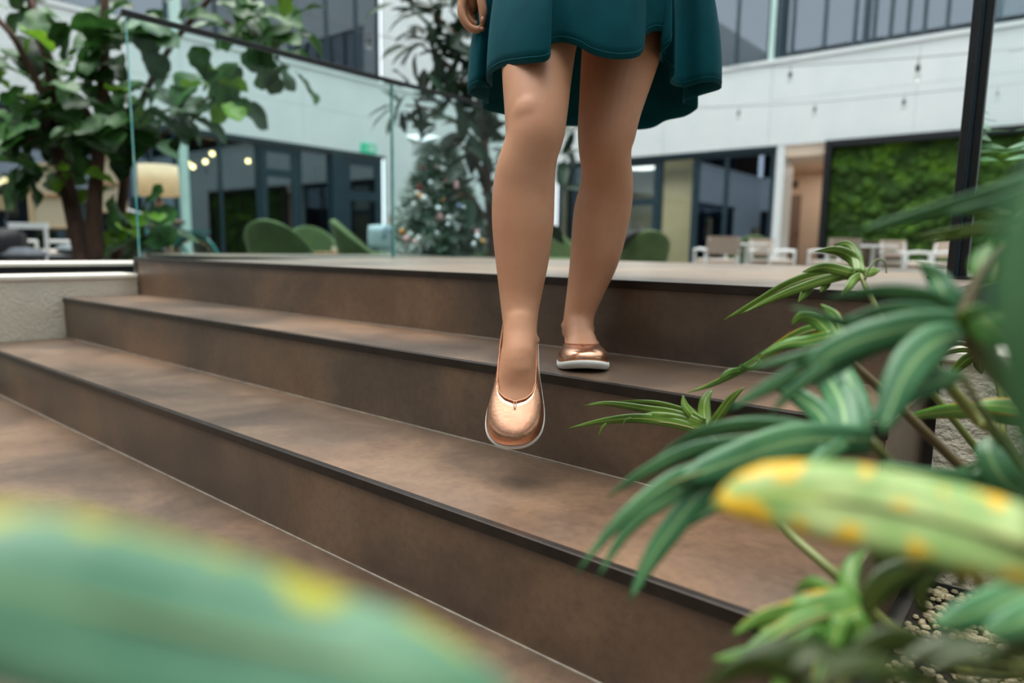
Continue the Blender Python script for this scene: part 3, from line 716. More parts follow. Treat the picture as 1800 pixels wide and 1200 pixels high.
# ------------------------------------------------------------------ furniture in the courtyard
m_green = mat('green_velour', (62, 82, 46), (76, 98, 56), 5, rough=.9, sheen=.25)
m_greend = mat('dark_green_velour', (72, 100, 56), (84, 114, 64), 5, rough=.9, sheen=.2)
m_wood = mat('light_wood', (176, 128, 82), (150, 104, 62), 3, rough=.5, stretch=(1, 1, 8))
m_wmetal = mat('white_metal', (222, 226, 224), (214, 218, 216), 10, rough=.4)
m_taupe = mat('taupe_weave', (176, 158, 142), (156, 138, 124), 60, rough=.9, bump=.4)
m_cush = mat('pale_cushion', (206, 196, 184), (192, 182, 170), 30, rough=.95)
def armchair(name, loc, rz, label, hb=.82, group='green lounge armchairs'):
    t = thing(name, (0, 0, 0), label, 'armchair', group)
    BASE[t.name] = Vector((0, 0, 0))
    # shell: opens towards -Y
    n = 28; rows = 9; vs = []; fs = []
    for i in range(rows + 1):
        v = i / rows
        for k in range(n + 1):
            a = -140 + 280 * k / n
            back = max(0, math.cos(a * D2R)) ** .9
            top = .50 + (hb - .50) * (back ** 1.2 if back > 0 else 0) - .04 * max(0, (abs(a) - 100) / 40)
            z = lerp(.20, top, v)
            r = lerp(.26, .36 + .05 * back, v ** .6)
            vs.append((r * math.sin(a * D2R), r * math.cos(a * D2R) * .95 + .06 * back * v, z))
    for i in range(rows):
        for k in range(n): fs.append((i * (n + 1) + k, i * (n + 1) + k + 1, (i + 1) * (n + 1) + k + 1, (i + 1) * (n + 1) + k))
    sh_ = MB().add(vs, fs).part('shell', m_green, t, smooth=True)
    so = sh_.modifiers.new('thick', 'SOLIDIFY'); so.thickness = .07; so.offset = 1
    bv = sh_.modifiers.new('round', 'BEVEL'); bv.width = .02; bv.segments = 3
    MB().lathe([(.24, .22), (.30, .24), (.32, .32), (.30, .42), (.20, .45)], (0, -.02, 0), 20).part('seat', m_green, t, smooth=True)
    for sx in (-1, 1):
        for sy in (-1, 1): MB().tube([(sx * .16, sy * .16, .24), (sx * .24, sy * .24, 0)], [.018, .012], 8).part('leg', m_wood, t)
    t.location = loc; t.rotation_euler = (0, 0, rz); return t
def gp(x, d, z=0.):       # courtyard floor point on the column of picture x at depth d
    p = at(x, 440, d); return Vector((p.x, p.y, z))
ZC = -.055
arm0 = armchair('armchair', gp(496, 8.0, ZC), YAW * -1 + math.pi + .2, 'green armchair with its back to the viewer, left of the small wooden table')
def arm(x, d, rz, label, hb=None):
    t = copy_tree(arm0); t.location = gp(x, d, ZC); t.rotation_euler = (0, 0, rz); t['label'] = label; return t
cz = -YAW       # rotation that turns local +Y away from the camera
arm0.rotation_euler = (0, 0, cz + math.pi - .15)
arm0.scale = (1.05, 1.0, 1.06)
arm(552, 9.6, cz + .5, 'green armchair half hidden behind the table and facing the viewer')
arm(655, 7.4, cz + 1.75, 'green armchair in profile with its back to the left, beside the glass joint')
arm(868, 7.3, cz - 1.9, 'green armchair in profile beside the decorated tree, cut by the front leg')
arm(975, 9.5, cz + .3, 'green armchair seen between the two legs')
arm(1128, 9.8, cz + math.pi + .1, 'green armchair with its back to the viewer, right of the legs')
arm(1312, 11.8, cz + math.pi, 'dark green armchair behind the first two cafe chairs')
arm(1490, 13.0, cz + math.pi, 'dark green armchair in front of the moss wall')
tb_ = thing('side_table', gp(588, 8.6, ZC), 'small round wooden table between green armchairs', 'table')
o = gp(588, 8.6, ZC)
MB().lathe([(.24, .49), (.25, .50), (.25, .515), (.24, .52)], o, 24).part('table_top', m_wood, tb_)
MB().lathe([(.02, .03), (.02, .49)], o, 12).part('pedestal', m_black, tb_)
MB().lathe([(.16, 0), (.16, .015), (.02, .03)], o, 20).part('base', m_black, tb_)
MB().lathe([(.03, .521), (.042, .54), (.045, .59), (.04, .59), (.036, .55), (.01, .53)], o + Vector((-.02, .03, 0)), 16).solo('cup', m_wmetal, 'white cup on the small wooden table', 'cup')
# cushion / blue and white bag on a chair
bp_ = gp(668, 7.9, .44)
def pillow(c, ax, ay, az, n=9):
    vs = []; fs = []
    for s in (1, -1):
        for i in range(n):
            for j in range(n):
                u = i / (n - 1) * 2 - 1; v = j / (n - 1) * 2 - 1
                h = ((1 - u ** 4) * (1 - v ** 4)) ** .5
                vs.append(Vector(c) + ax * (u * (1 - .12 * (1 - v * v) * 0 - .06 * v * v)) + ay * (v * (1 - .06 * u * u)) + az * (s * h))
    for s in range(2):
        for i in range(n - 1):
            for j in range(n - 1):
                q = (s * n * n + i * n + j, s * n * n + (i + 1) * n + j, s * n * n + (i + 1) * n + j + 1, s * n * n + i * n + j + 1)
                fs.append(q if s == 0 else q[::-1])
    return MB().add(vs, fs)
m_bluec = mat('pale_blue_fabric', (176, 200, 208), (70, 100, 116), 4, rough=.9, contrast=(.5, .6))
pillow(bp_ + Vector((0, 0, .2)), _rt * .14, Vector((0, 0, .15)), FH * .05).solo('cushion', m_bluec, 'pale blue patterned cushion on the profile armchair', 'cushion', smooth=True)
# dark coat over the armchair right of the legs
mb = MB(); c = gp(1128, 9.8, ZC)
P = [at(1094, 436, 9.45), at(1104, 418, 9.4), at(1118, 409, 9.4), at(1135, 407, 9.42), at(1154, 408, 9.45)]
mb.tube(crom(P, 12), [.03, .035, .04, .045, .05, .05, .045, .045, .045, .045, .04, .035, .02], 8)
mb.tube([at(1121, 410, 9.42), at(1123, 400, 9.42), at(1124, 391, 9.42)], [.03, .026, .012], 8)
mb.solo('jacket', m_blackm, 'dark jacket slung over the armchair right of the legs', 'jacket', smooth=True)
# cafe chairs
def cafe(name):
    t = thing(name, (0, 0, 0), 'x', 'chair', 'white framed cafe chairs')
    for sx in (-1, 1):
        MB().tube([(sx * .25, -.24, 0), (sx * .25, -.22, .62)], .018, 8).part('leg', m_wmetal, t)
        MB().tube([(sx * .25, .26, 0), (sx * .25, .22, .62)], .018, 8).part('leg', m_wmetal, t)
        MB().tube([(sx * .25, -.24, .62), (sx * .26, 0, .635), (sx * .25, .26, .62)], .022, 8).part('armrest', m_wmetal, t)
        MB().tube([(sx * .22, .20, .44), (sx * .22, .28, .80)], .016, 8).part('back_post', m_wmetal, t)
    MB().box((-.245, -.23, .40), (.245, .23, .44)).part('seat', m_taupe, t, bevel=.01)
    MB().box((-.23, -.22, .441), (.23, .20, .49)).part('cushion', m_cush, t, bevel=.02)
    n = 10; vs = []; fs = []
    for i in range(n + 1):
        x = -.25 + .5 * i / n; y = .27 - .05 * (x / .25) ** 2
        for dy, z in ((0, .56), (.04, .82)): vs += [(x, y + dy, z), (x, y + dy + .025, z)]
    for i in range(n):
        a = i * 4; b_ = a + 4
        fs += [(a, b_, b_ + 2, a + 2), (b_ + 1, a + 1, a + 3, b_ + 3), (a + 2, b_ + 2, b_ + 3, a + 3), (a, a + 1, b_ + 1, b_)]
    fs += [(0, 2, 3, 1), (n * 4, n * 4 + 1, n * 4 + 3, n * 4 + 2)]
    MB().add(vs, fs).part('backrest', m_taupe, t, smooth=False)
    return t
c0 = cafe('cafe_chair'); first = True
for x, d, rz, lab in [(1259, 10.3, cz + math.pi + .1, 'white framed cafe chair with taupe back, leftmost, in front of the dark windows'),
                      (1358, 11.0, cz + .35, 'white framed cafe chair facing the viewer in front of the corridor'),
                      (1465, 10.3, cz + math.pi + .15, 'white framed cafe chair with taupe back at the left corner of the moss wall'),
                      (1592, 10.8, cz + .25, 'white framed cafe chair facing the viewer in front of the moss wall'),
                      (1640, 10.2, cz - 1.35, 'white framed cafe chair in profile just left of the black post')]:
    t = c0 if first else copy_tree(c0); first = False
    t.location = gp(x, d, ZC); t.rotation_euler = (0, 0, rz); t['label'] = lab
for x, d, lab in [(1312, 10.7, 'white cafe table between the two left cafe chairs'), (1535, 10.7, 'white cafe table in front of the moss wall')]:
    o = gp(x, d, ZC); t = thing('cafe_table', o, lab, 'table', 'white cafe tables')
    MB().lathe([(.33, .70), (.34, .71), (.34, .725), (.33, .73)], o, 24).part('table_top', m_wmetal, t)
    MB().lathe([(.03, .03), (.03, .70)], o, 12).part('pedestal', m_wmetal, t)
    MB().lathe([(.24, 0), (.24, .015), (.03, .04)], o, 20).part('base', m_wmetal, t)
# slatted dark crate-like planter seen by the moss wall
o = gp(1550, 11.8, ZC); t = thing('slatted_planter', o, 'brown slatted planter box in front of the moss wall', 'planter')
m_bslat = mat('brown_slat', (84, 72, 54), (70, 58, 44), 8, rough=.8)
for k in range(8):
    p = o + _rt * (-.28 + k * .08); MB().box((p.x - .025, p.y - .025, p.z), (p.x + .025, p.y + .025, p.z + .82)).part('slat', m_bslat, t)
MB().obox(o + Vector((0, 0, .4)) + FH * .12, _rt * .30, FH * .08, Vector((0, 0, .38))).part('box', m_bslat, t)
# floor standing lamp
o = gp(285, 8.6, ZC); t = thing('floor_lamp', o, 'floor lamp with cream drum shade and wooden tripod beside the mint post', 'lamp')
m_shade = mat('cream_shade', (226, 212, 186), (216, 202, 176), 12, rough=.9, trans=.35, emit=(255, 214, 160), estr=.12)
sh_ = MB(); vs = []; fs = []; n = 32
for r, z in ((.235, 1.18), (.225, 1.55)):
    for k in range(n): vs.append(o + Vector((r * math.cos(k * 2 * math.pi / n), r * math.sin(k * 2 * math.pi / n), z)))
for k in range(n): fs.append((k, (k + 1) % n, n + (k + 1) % n, n + k))
s_ = sh_.add(vs, fs).part('lamp_shade', m_shade, t, smooth=True)
so = s_.modifiers.new('thick', 'SOLIDIFY'); so.thickness = .004
for a in (0.3, 2.4, 4.5): MB().tube([o + Vector((.02 * math.cos(a), .02 * math.sin(a), 1.12)), o + Vector((.30 * math.cos(a), .30 * math.sin(a), 0))], [.016, .012], 8).part('leg', m_wood, t)
MB().lathe([(.03, 1.08), (.03, 1.16), (.012, 1.17), (.012, 1.24)], o, 12).part('lamp_holder', m_black, t)
MB().ball(o + Vector((0, 0, 1.30)), .045, 12, 8).part('bulb', mat('warm_bulb', (255, 220, 170), emit=(255, 196, 120), estr=25), t)
# bicycle, rear wheel to the right
m_teal = mat('teal_paint', (0, 104, 100), (0, 118, 112), 8, rough=.3)
m_tyre = mat('tyre', (30, 30, 30), (40, 40, 40), 20, rough=.8)
bo_ = gp(342, 9.2, ZC); bx = (gp(330, 9.2, ZC) - gp(350, 9.2, ZC)).normalized() ; bx = (bx + FH * .25).normalized()
t = thing('bicycle', bo_, 'teal bicycle with brown saddle parked in front of the left windows', 'bicycle')
def bp(u, z, s=0): return bo_ + bx * u + Vector((0, 0, z)) + bx.cross(Vector((0, 0, 1))) * s
def wheel(u):
    ring = [bp(u + .33 * math.cos(a * math.pi / 16), .345 + .33 * math.sin(a * math.pi / 16)) for a in range(32)]
    w_ = MB().tube(ring, .018, 8, closed=True).part('wheel', m_tyre, t, smooth=True)
    rim = [bp(u + .305 * math.cos(a * math.pi / 16), .345 + .305 * math.sin(a * math.pi / 16)) for a in range(32)]
    MB().tube(rim, .009, 6, closed=True).part('rim', mat('tan_rim', (190, 170, 140), (180, 160, 130), 9, rough=.4), w_)
    mb = MB()
    for a in range(18): mb.tube([bp(u, .345), bp(u + .3 * math.cos(a * math.pi / 9), .345 + .3 * math.sin(a * math.pi / 9))], .002, 4)
    mb.part('spokes', m_wmetal, w_, kind='stuff')
    MB().tube([bp(u + .37 * math.cos((a * 10 + 15) * D2R), .345 + .37 * math.sin((a * 10 + 15) * D2R)) for a in range(17)], .022, 6).part('mudguard', m_teal, t)
wheel(0); wheel(1.02)
fr_ = MB()
for a, b_ in [((0, .345), (.42, .30)), ((0, .345), (.33, .72)), ((.42, .30), (.33, .74)), ((.36, .64), (.86, .78)), ((.42, .30), (.86, .72)), ((.84, .86), (1.02, .345))]: fr_.tube([bp(*a), bp(*b_)], .017, 8)
fr_.part('frame', m_teal, t)
MB().tube([bp(.33, .72), bp(.32, .84)], .013, 8).part('seat_post', m_wmetal, t)
MB().ball(bp(.28, .88), .13, 12, 8, (1, 1, .3)).part('saddle', mat('brown_leather', (92, 58, 40), (80, 50, 34), 10, rough=.5), t, smooth=True)
MB().tube([bp(.84, .86), bp(.82, 1.0), bp(.80, 1.03, .25), bp(.66, 1.0, .29)], .012, 8).part('handlebar', m_wmetal, t)
MB().tube([bp(.84, .86), bp(.82, 1.0), bp(.80, 1.03, -.25), bp(.66, 1.0, -.29)], .012, 8).part('handlebar', m_wmetal, t)
MB().obox(bp(-.02, .76), bx * .2, bx.cross(Vector((0, 0, 1))) * .06, Vector((0, 0, .012))).part('luggage_rack', m_teal, t)
MB().lathe([(.09, -.01), (.09, .01)], bp(.42, .30), 16).part('chainring', m_black, t)
# two stretched canvases, seen from the back, on easels
m_canvas = mat('raw_canvas', (186, 176, 150), (176, 166, 140), 40, rough=.9)
m_pinew = mat('pine_bar', (206, 186, 150), (190, 168, 130), 4, rough=.6)
for (x0, x1, y0, y1, d, tl, lab) in [(50, 131, 288, 400, 8.6, .05, 'large stretched canvas seen from behind, left of the fig trunks'), (171, 222, 274, 372, 10.4, -.1, 'tall stretched canvas seen from behind, right of the fig trunks')]:
    a = at(x0, y1, d); c = at(x1, y0, d); wv = _rt * ((x1 - x0) / 2 * d / FPX); hv_ = Vector((0, 0, (y1 - y0) / 2 * d / FPX)); ctr = at((x0 + x1) / 2, (y0 + y1) / 2, d)
    t = thing('canvas', ctr - hv_, lab, 'canvas')
    MB().obox(ctr + FH * .02, wv * .98, FH * .003, hv_ * .98).part('cloth', m_canvas, t)
    for s in (-1, 1):
        MB().obox(ctr + wv * (s * .95), wv * .05, FH * .018, hv_).part('stretcher_bar', m_pinew, t)
        MB().obox(ctr + hv_ * (s * .96), wv * .90, FH * .018, hv_ * .04).part('stretcher_bar', m_pinew, t)
    MB().obox(ctr, wv * .90, FH * .014, hv_ * .03).part('cross_bar', m_wood, t)
    b0 = ctr - hv_ + FH * .0; z0 = b0.z
    e = thing('easel', Vector((ctr.x, ctr.y, ZC)), 'dark wooden easel carrying the ' + ('large canvas' if tl > 0 else 'tall canvas'), 'easel')
    for s in (-1, 1): MB().tube([ctr + wv * (.2 * s) + hv_ * .9 + FH * .05, Vector((ctr.x, ctr.y, ZC)) + wv * (.7 * s) + FH * .02], .016, 6).part('leg', m_dim, e)
    MB().tube([ctr + hv_ * .9 + FH * .06, Vector((ctr.x, ctr.y, ZC)) + FH * .55], .016, 6).part('leg', m_dim, e)
    MB().obox(b0 - Vector((0, 0, .016)), wv * .8, FH * .045, Vector((0, 0, .014))).part('ledge', m_dim, e)
# white wooden chair, and dark pushchair-like bags left of it are kept as a suitcase and a bag
o = gp(74, 8.3, ZC); t = thing('white_chair', o, 'white wooden armchair with pale cushion left of the fig trunks', 'chair')
for sx in (-1, 1):
    for sy, h_ in ((-1, .80), (1, .60)): MB().tube([o + _rt * (sx * .21) + FH * (sy * .22), o + _rt * (sx * .20) + FH * (sy * .2) + Vector((0, 0, h_))], .022, 8).part('leg', m_wmetal, t)
    MB().tube([o + _rt * (sx * .21) - FH * .2 + Vector((0, 0, .60)), o + _rt * (sx * .21) + FH * .22 + Vector((0, 0, .60))], .02, 8).part('armrest', m_wmetal, t)
MB().obox(o - FH * .2 + Vector((0, 0, .78)), _rt * .23, FH * .016, Vector((0, 0, .035))).part('back_rail', m_wmetal, t)
MB().obox(o + Vector((0, 0, .42)), _rt * .22, FH * .22, Vector((0, 0, .025))).part('seat', m_wmetal, t)
pillow(o + Vector((0, 0, .47)), _rt * .2, FH * .2, Vector((0, 0, .035))).part('cushion', m_cush, t, smooth=True)
pillow(gp(130, 7.4, .46), _rt * .15, FH * .12, Vector((0, 0, .06))).solo('tarpaulin', mat('grey_plastic', (120, 132, 134), (84, 94, 96), 6, rough=.35), 'crumpled grey plastic sheet beside the white chair', 'sheet', smooth=True)
MB().obox(gp(130, 7.4, .17), _rt * .2, FH * .14, Vector((0, 0, .225))).solo('crate', m_blackm, 'black crate under the grey plastic sheet', 'crate', bevel=.02)
o = gp(12, 7.6, ZC)
t = thing('pushchair', o, 'dark pushchair at the left edge behind the kerb', 'pushchair')
pillow(o + Vector((0, 0, .52)), _rt * .17, Vector((0, 0, .22)), FH * .2).part('hood', m_blackm, t, smooth=True)
pillow(o + _rt * .12 + Vector((0, 0, .45)), _rt * .25, FH * .2, Vector((0, 0, .08))).part('seat', mat('grey_fabric', (86, 92, 98), (70, 76, 82), 8, rough=.9), t, smooth=True)
for sx in (-.2, .3):
    ring = [o + _rt * (sx + .13 * math.cos(a * math.pi / 8)) + Vector((0, 0, .15 + .13 * math.sin(a * math.pi / 8))) for a in range(16)]
    MB().tube(ring, .02, 6, closed=True).part('wheel', m_tyre, t)
MB().tube([o + _rt * -.2 + Vector((0, 0, .15)), o + _rt * .1 + Vector((0, 0, .45)), o + _rt * -.25 + Vector((0, 0, .95))], .012, 6).part('frame_bar', m_wmetal, t)
MB().tube([o + _rt * .3 + Vector((0, 0, .15)), o + _rt * .0 + Vector((0, 0, .5))], .012, 6).part('frame_bar', m_wmetal, t)

# ------------------------------------------------------------------ signs and lights
c = fP('L', UL(645, 265), 2.92, .06)
es = thing('exit_sign', c, 'green emergency exit sign above the right hand teal door', 'sign')
m_exit = mat('exit_green', (20, 150, 116), (16, 140, 108), 4, rough=.4, emit=(20, 160, 120), estr=.5)
yc = UL(645, 265)
MB().box((XF + .03, yc - .22, 2.82), (XF + .09, yc + .22, 3.04)).part('sign_box', m_exit, es)
MB().box((XF + .0905, yc + .04, 2.86), (XF + .094, yc + .15, 3.0)).part('door_mark', m_wmetal, es)
MB().ball((XF + .093, yc - .03, 2.975), .018, 8, 6, (.3, 1, 1)).part('runner_mark', m_wmetal, es)
MB().tube([(XF + .093, yc - .05, 2.87), (XF + .093, yc - .04, 2.92), (XF + .093, yc - .02, 2.955)], .012, 5).part('runner_mark', m_wmetal, es)
MB().tube([(XF + .093, yc + .0, 2.87), (XF + .093, yc - .03, 2.925)], .010, 5).part('runner_mark', m_wmetal, es)
MB().tube([(XF + .093, yc - .18, 2.93), (XF + .093, yc - .10, 2.93)], .008, 5).part('arrow_mark', m_wmetal, es)
yc = UL(688, 388)
t = thing('fire_alarm', (XF + .05, yc, 1.1), 'red fire alarm call point on the white wall', 'alarm')
zc = onpl(688, 388, 0, XF).z
MB().box((XF + .03, yc - .085, zc - .1), (XF + .075, yc + .085, zc + .1)).part('housing', mat('alarm_red', (196, 44, 40), (186, 40, 36), 4, rough=.4), t, bevel=.005)
MB().box((XF + .0755, yc - .045, zc - .05), (XF + .08, yc + .045, zc + .04)).part('push_plate', m_wmetal, t)
m_bulbg = glass_mat('bulb_glass', (.93, .94, .92), .08)
m_wire = mat('grey_wire', (70, 74, 74), (60, 64, 64), 20, rough=.6)
def festoon(wire, bulbs, label, drop):
    """wire: (x,y,D) list; bulbs: (x, ytop, D)"""
    base = at(*wire[0]); t = thing('string_light', base, label, 'string light', 'festoon lights hung over the courtyard')
    MB().tube(crom([at(*p) for p in wire], 24), .0045, 6).part('wire', m_wire, t)
    for x, y, d in bulbs:
        p = at(x, y, d); k = drop
        MB().tube([p, p - Vector((0, 0, .07 * k))], .004, 6).part('drop_wire', m_wire, t)
        s_ = MB().lathe([(.008, -.07 * k), (.020, -.075 * k), (.024, -.13 * k), (.020, -.14 * k)], p, 10).part('socket', m_black, t, smooth=True)
        MB().lathe([(.017, -.14 * k), (.030, -.17 * k), (.036, -.20 * k), (.030, -.235 * k), (.010, -.25 * k)], p, 12).part('bulb', m_bulbg, s_, smooth=True)
festoon([(1240, 118, 9.6), (1390, 116, 8.4), (1614, 101, 7.0), (1800, 84, 6.2), (2000, 60, 5.6)], [(1390, 116, 8.4), (1615, 101, 7.0), (1815, 82, 6.15)], 'festoon of clear bulbs along the upper part of the back facade', .95)
festoon([(1100, 190, 12.4), (1299, 187, 11.2), (1433, 180, 10.4), (1590, 166, 9.6), (1800, 146, 8.6), (1950, 130, 8)], [(1180, 189, 11.9), (1299, 187, 11.2), (1433, 180, 10.4), (1590, 166, 9.6), (1755, 150, 8.8)], 'lower festoon of clear bulbs across the back facade', .95)
festoon([(520, 18, 7.6), (585, 40, 7.8), (648, 58, 8.0), (735, 76, 8.3), (840, 92, 8.6), (900, 100, 8.8)], [(648, 58, 8.0), (880, 97, 8.75)], 'festoon of clear bulbs above the handrail beside the dark tree', .7)
m_glow = mat('glowing_bulb', (255, 226, 170), emit=(255, 206, 130), estr=14)
for i, (x, y) in enumerate([(331, 287), (339, 293), (361, 284), (373, 270), (436, 283), (435, 243), (8, 316), (2, 322)]):
    p = onpl(x, y, 0, XF - .8 - .15 * (i % 3))
    t = thing('pendant_bulb', p, ('warm glowing pendant bulb at the left edge of the picture' if i > 5 else 'warm glowing pendant bulb behind the double left window'), 'lamp', 'glowing bulbs at the left edge' if i > 5 else 'glowing bulbs behind the left window')
    MB().ball(p, .048, 12, 8).part('bulb', m_glow, t, smooth=True)
    MB().tube([p + Vector((0, 0, .045)), p + Vector((0, 0, .09))], .018, 8).part('socket', m_black, t)
    MB().tube([p + Vector((0, 0, .09)), Vector((p.x, p.y, ZB0 - .025))], .005, 5).part('cord', m_black, t)
p = onpl(2, 356, 0, XF - .9)
t = thing('table_lamp', Vector((p.x, p.y, 0)), 'warm shaded lamp glowing in the room at the left edge', 'lamp')
MB().lathe([(.20, p.z - .12), (.14, p.z + .12)], Vector((p.x, p.y, 0)), 20).part('lamp_shade', mat('glow_shade', (240, 210, 160), emit=(255, 200, 130), estr=2.5), t, smooth=True)
MB().lathe([(.12, .002), (.12, .02), (.015, .03), (.015, p.z - .12)], Vector((p.x, p.y, 0)), 12).part('stand', m_black, t)
# ceiling lamp of the beige room
p = onpl(1128, 291, 1, YF + 1.2)
t = thing('ceiling_lamp', Vector((p.x, p.y, ZB0 - .1)), 'round lit ceiling lamp in the beige room', 'lamp')
MB().lathe([(.34, ZB0 - .13), (.36, ZB0 - .10), (.36, ZB0 - .05), (.34, ZB0 - .03)], Vector((p.x, p.y, 0)), 24).part('diffuser', mat('lamp_diffuser', (255, 250, 240), emit=(255, 246, 230), estr=4), t, smooth=True)
ld = bpy.data.lights.new('beige_room_lamp', 'AREA'); ld.energy = 42; ld.size = .8; ld.color = (1, .94, .82)
lo = bpy.data.objects.new('beige_room_lamp', ld); COL.objects.link(lo); lo.location = (p.x, p.y, ZB0 - .2); 
# added fill light, the corridor has no lamp of its own
ld = bpy.data.lights.new('corridor_fill', 'AREA'); ld.energy = 8; ld.size = 1.0; ld.color = (1, .92, .82)
lo = bpy.data.objects.new('corridor_fill', ld); COL.objects.link(lo); lo.location = fP('R', UR(1390), 2.45, -1.5)
# ------------------------------------------------------------------ trees
def leaf_mesh(name, prof, wave=.03, droop=.25, fold=.25, n=10, mm=None, L=1.0, seed=0):
    rr = random.Random(seed); vs = []; fs = []; C = 5
    for i in range(n + 1):
        t = i / n; w = interp([p[0] for p in prof], [p[1] for p in prof], t)
        for j in range(C):
            v = j / (C - 1) * 2 - 1
            z = -droop * t * t + fold * w * v * v + wave * math.sin(t * 14 + v * 3 + seed) * abs(v)
            vs.append((w * v * (1 + .06 * math.sin(t * 22 + seed)), t * L, z))
    for i in range(n):
        for j in range(C - 1): fs.append((i * C + j, i * C + j + 1, (i + 1) * C + j + 1, (i + 1) * C + j))
    me = bpy.data.meshes.new(name); me.from_pydata(vs, [], fs); me.update()
    for p in me.polygons: p.use_smooth = True
    if mm: me.materials.append(mm)
    return me
def orient(pos, d, nrm, s):
    d = d.normalized(); x = d.cross(nrm)
    x = x.normalized() if x.length > 1e-3 else d.orthogonal().normalized()
    z = x.cross(d)
    return Matrix(((x.x * s, d.x * s, z.x * s, pos.x), (x.y * s, d.y * s, z.y * s, pos.y), (x.z * s, d.z * s, z.z * s, pos.z), (0, 0, 0, 1)))
m_fig = mat('fig_leaf', (34, 64, 28), (62, 108, 46), 3, rough=.45, spec=.4, trans=.18, rnd=.55)
m_figy = mat('young_fig_leaf', (86, 132, 30), (118, 160, 44), 4, rough=.4, trans=.3, rnd=.25)
m_bark = mat('brown_bark', (84, 58, 42), (58, 40, 30), 8, rough=.9, bump=.6, stretch=(3, 3, .6))
FPF = [(0, .02), (.08, .12), (.2, .20), (.34, .21), (.5, .25), (.7, .36), (.85, .37), (.95, .22), (1, .03)]
fig_me = [leaf_mesh('fig_leaf', FPF, .035, dr, .3, 10, m_fig, seed=i) for i, dr in enumerate((.15, .35, .5))]
figy_me = [leaf_mesh('young_fig_leaf', FPF, .04, .2, .4, 10, m_figy, seed=7)]
def branch(parent, pts, r0, r1, n=8, m=None, name='branch'):
    P = crom([at(*p) for p in pts], max(6, 4 * (len(pts) - 1)))
    return MB().tube(P, [lerp(r0, r1, i / (len(P) - 1)) for i in range(len(P))], n).part(name, m or m_bark, parent, smooth=True)
base = at(165, 470, 5.2); base.z = .32
fig = thing('fiddle_leaf_fig', base, 'large fiddle leaf fig with brown trunks and broad dark leaves', 'tree')
branch(fig, [(152, 475, 5.2), (140, 420, 5.25), (128, 370, 5.3), (112, 300, 5.3), (95, 200, 5.25)], .075, .05, name='trunk')
branch(fig, [(172, 475, 5.2), (166, 400, 5.2), (168, 330, 5.2), (176, 240, 5.2), (184, 130, 5.2), (184, -40, 5.2)], .070, .028, name='trunk')
branch(fig, [(206, 475, 5.6), (206, 420, 5.6), (214, 360, 5.6), (222, 290, 5.6), (232, 220, 5.5)], .05, .03, name='trunk')
branch(fig, [(95, 205, 5.25), (85, 105, 5.2), (62, 50, 5.2), (52, -30, 5.2)], .045, .03)
branch(fig, [(85, 105, 5.2), (75, 60, 5.1), (55, 0, 5.1)], .022, .015)
branch(fig, [(95, 200, 5.25), (50, 115, 5.1), (20, 60, 5.0), (-30, 10, 5.0)], .03, .02)
branch(fig, [(232, 220, 5.5), (262, 150, 5.5), (300, 82, 5.5), (345, 25, 5.5), (385, -20, 5.5)], .030, .018)
branch(fig, [(225, 290, 5.5), (290, 235, 5.4), (340, 195, 5.3), (372, 165, 5.3)], .018, .010)
branch(fig, [(345, 25, 5.5), (400, 40, 5.5), (440, 70, 5.5)], .015, .010)
branch(fig, [(206, 420, 5.6), (235, 395, 5.4), (262, 385, 5.3)], .018, .010)
branch(fig, [(128, 370, 5.3), (120, 330, 5.1), (100, 300, 5.0)], .018, .010)
branch(fig, [(176, 240, 5.2), (140, 180, 5.0), (110, 150, 5.0)], .02, .010)
branch(fig, [(95, 205, 5.25), (60, 240, 5.0), (20, 260, 4.9)], .02, .010)
figc = [(25, 20, 30, 4, 0), (65, 8, 25, 3, 0), (20, 110, 35, 6, 1), (60, 60, 30, 2, 1), (95, 95, 26, 4, 2), (60, 150, 40, 8, 0), (120, 140, 40, 8, 0), (170, 50, 40, 6, 0), (200, 80, 45, 9, 0), (235, 60, 40, 7, 0),
        (245, 20, 40, 5, 0), (290, 8, 30, 3, 0), (150, 175, 45, 9, 0), (200, 190, 40, 9, 0), (230, 160, 30, 5, 1), (260, 200, 35, 7, 0), (300, 195, 32, 7, 0), (335, 205, 28, 5, 0), (368, 150, 20, 7, 2), (385, 175, 18, 4, 1),
        (30, 220, 45, 9, 0), (80, 220, 45, 9, 0), (130, 235, 45, 9, 0), (185, 235, 40, 8, 0), (235, 240, 35, 6, 0), (40, 280, 40, 6, 0), (90, 300, 40, 7, 0), (130, 300, 30, 4, 1), (70, 330, 30, 5, 0),
        (440, 15, 45, 8, 0), (410, 60, 35, 6, 0), (455, 60, 40, 7, 0), (430, 110, 30, 6, 0), (475, 100, 30, 5, 0), (500, 40, 20, 3, 1), (370, 10, 30, 4, 0), (515, 120, 18, 3, 0),
        (205, 330, 25, 4, 1), (250, 375, 28, 6, 1), (215, 385, 25, 5, 2), (265, 410, 25, 5, 0), (240, 430, 25, 4, 1), (100, 180, 40, 7, 0), (20, 165, 30, 4, 1), (160, 110, 30, 4, 0), (0, 260, 30, 4, 0), (290, 160, 20, 2, 0)]
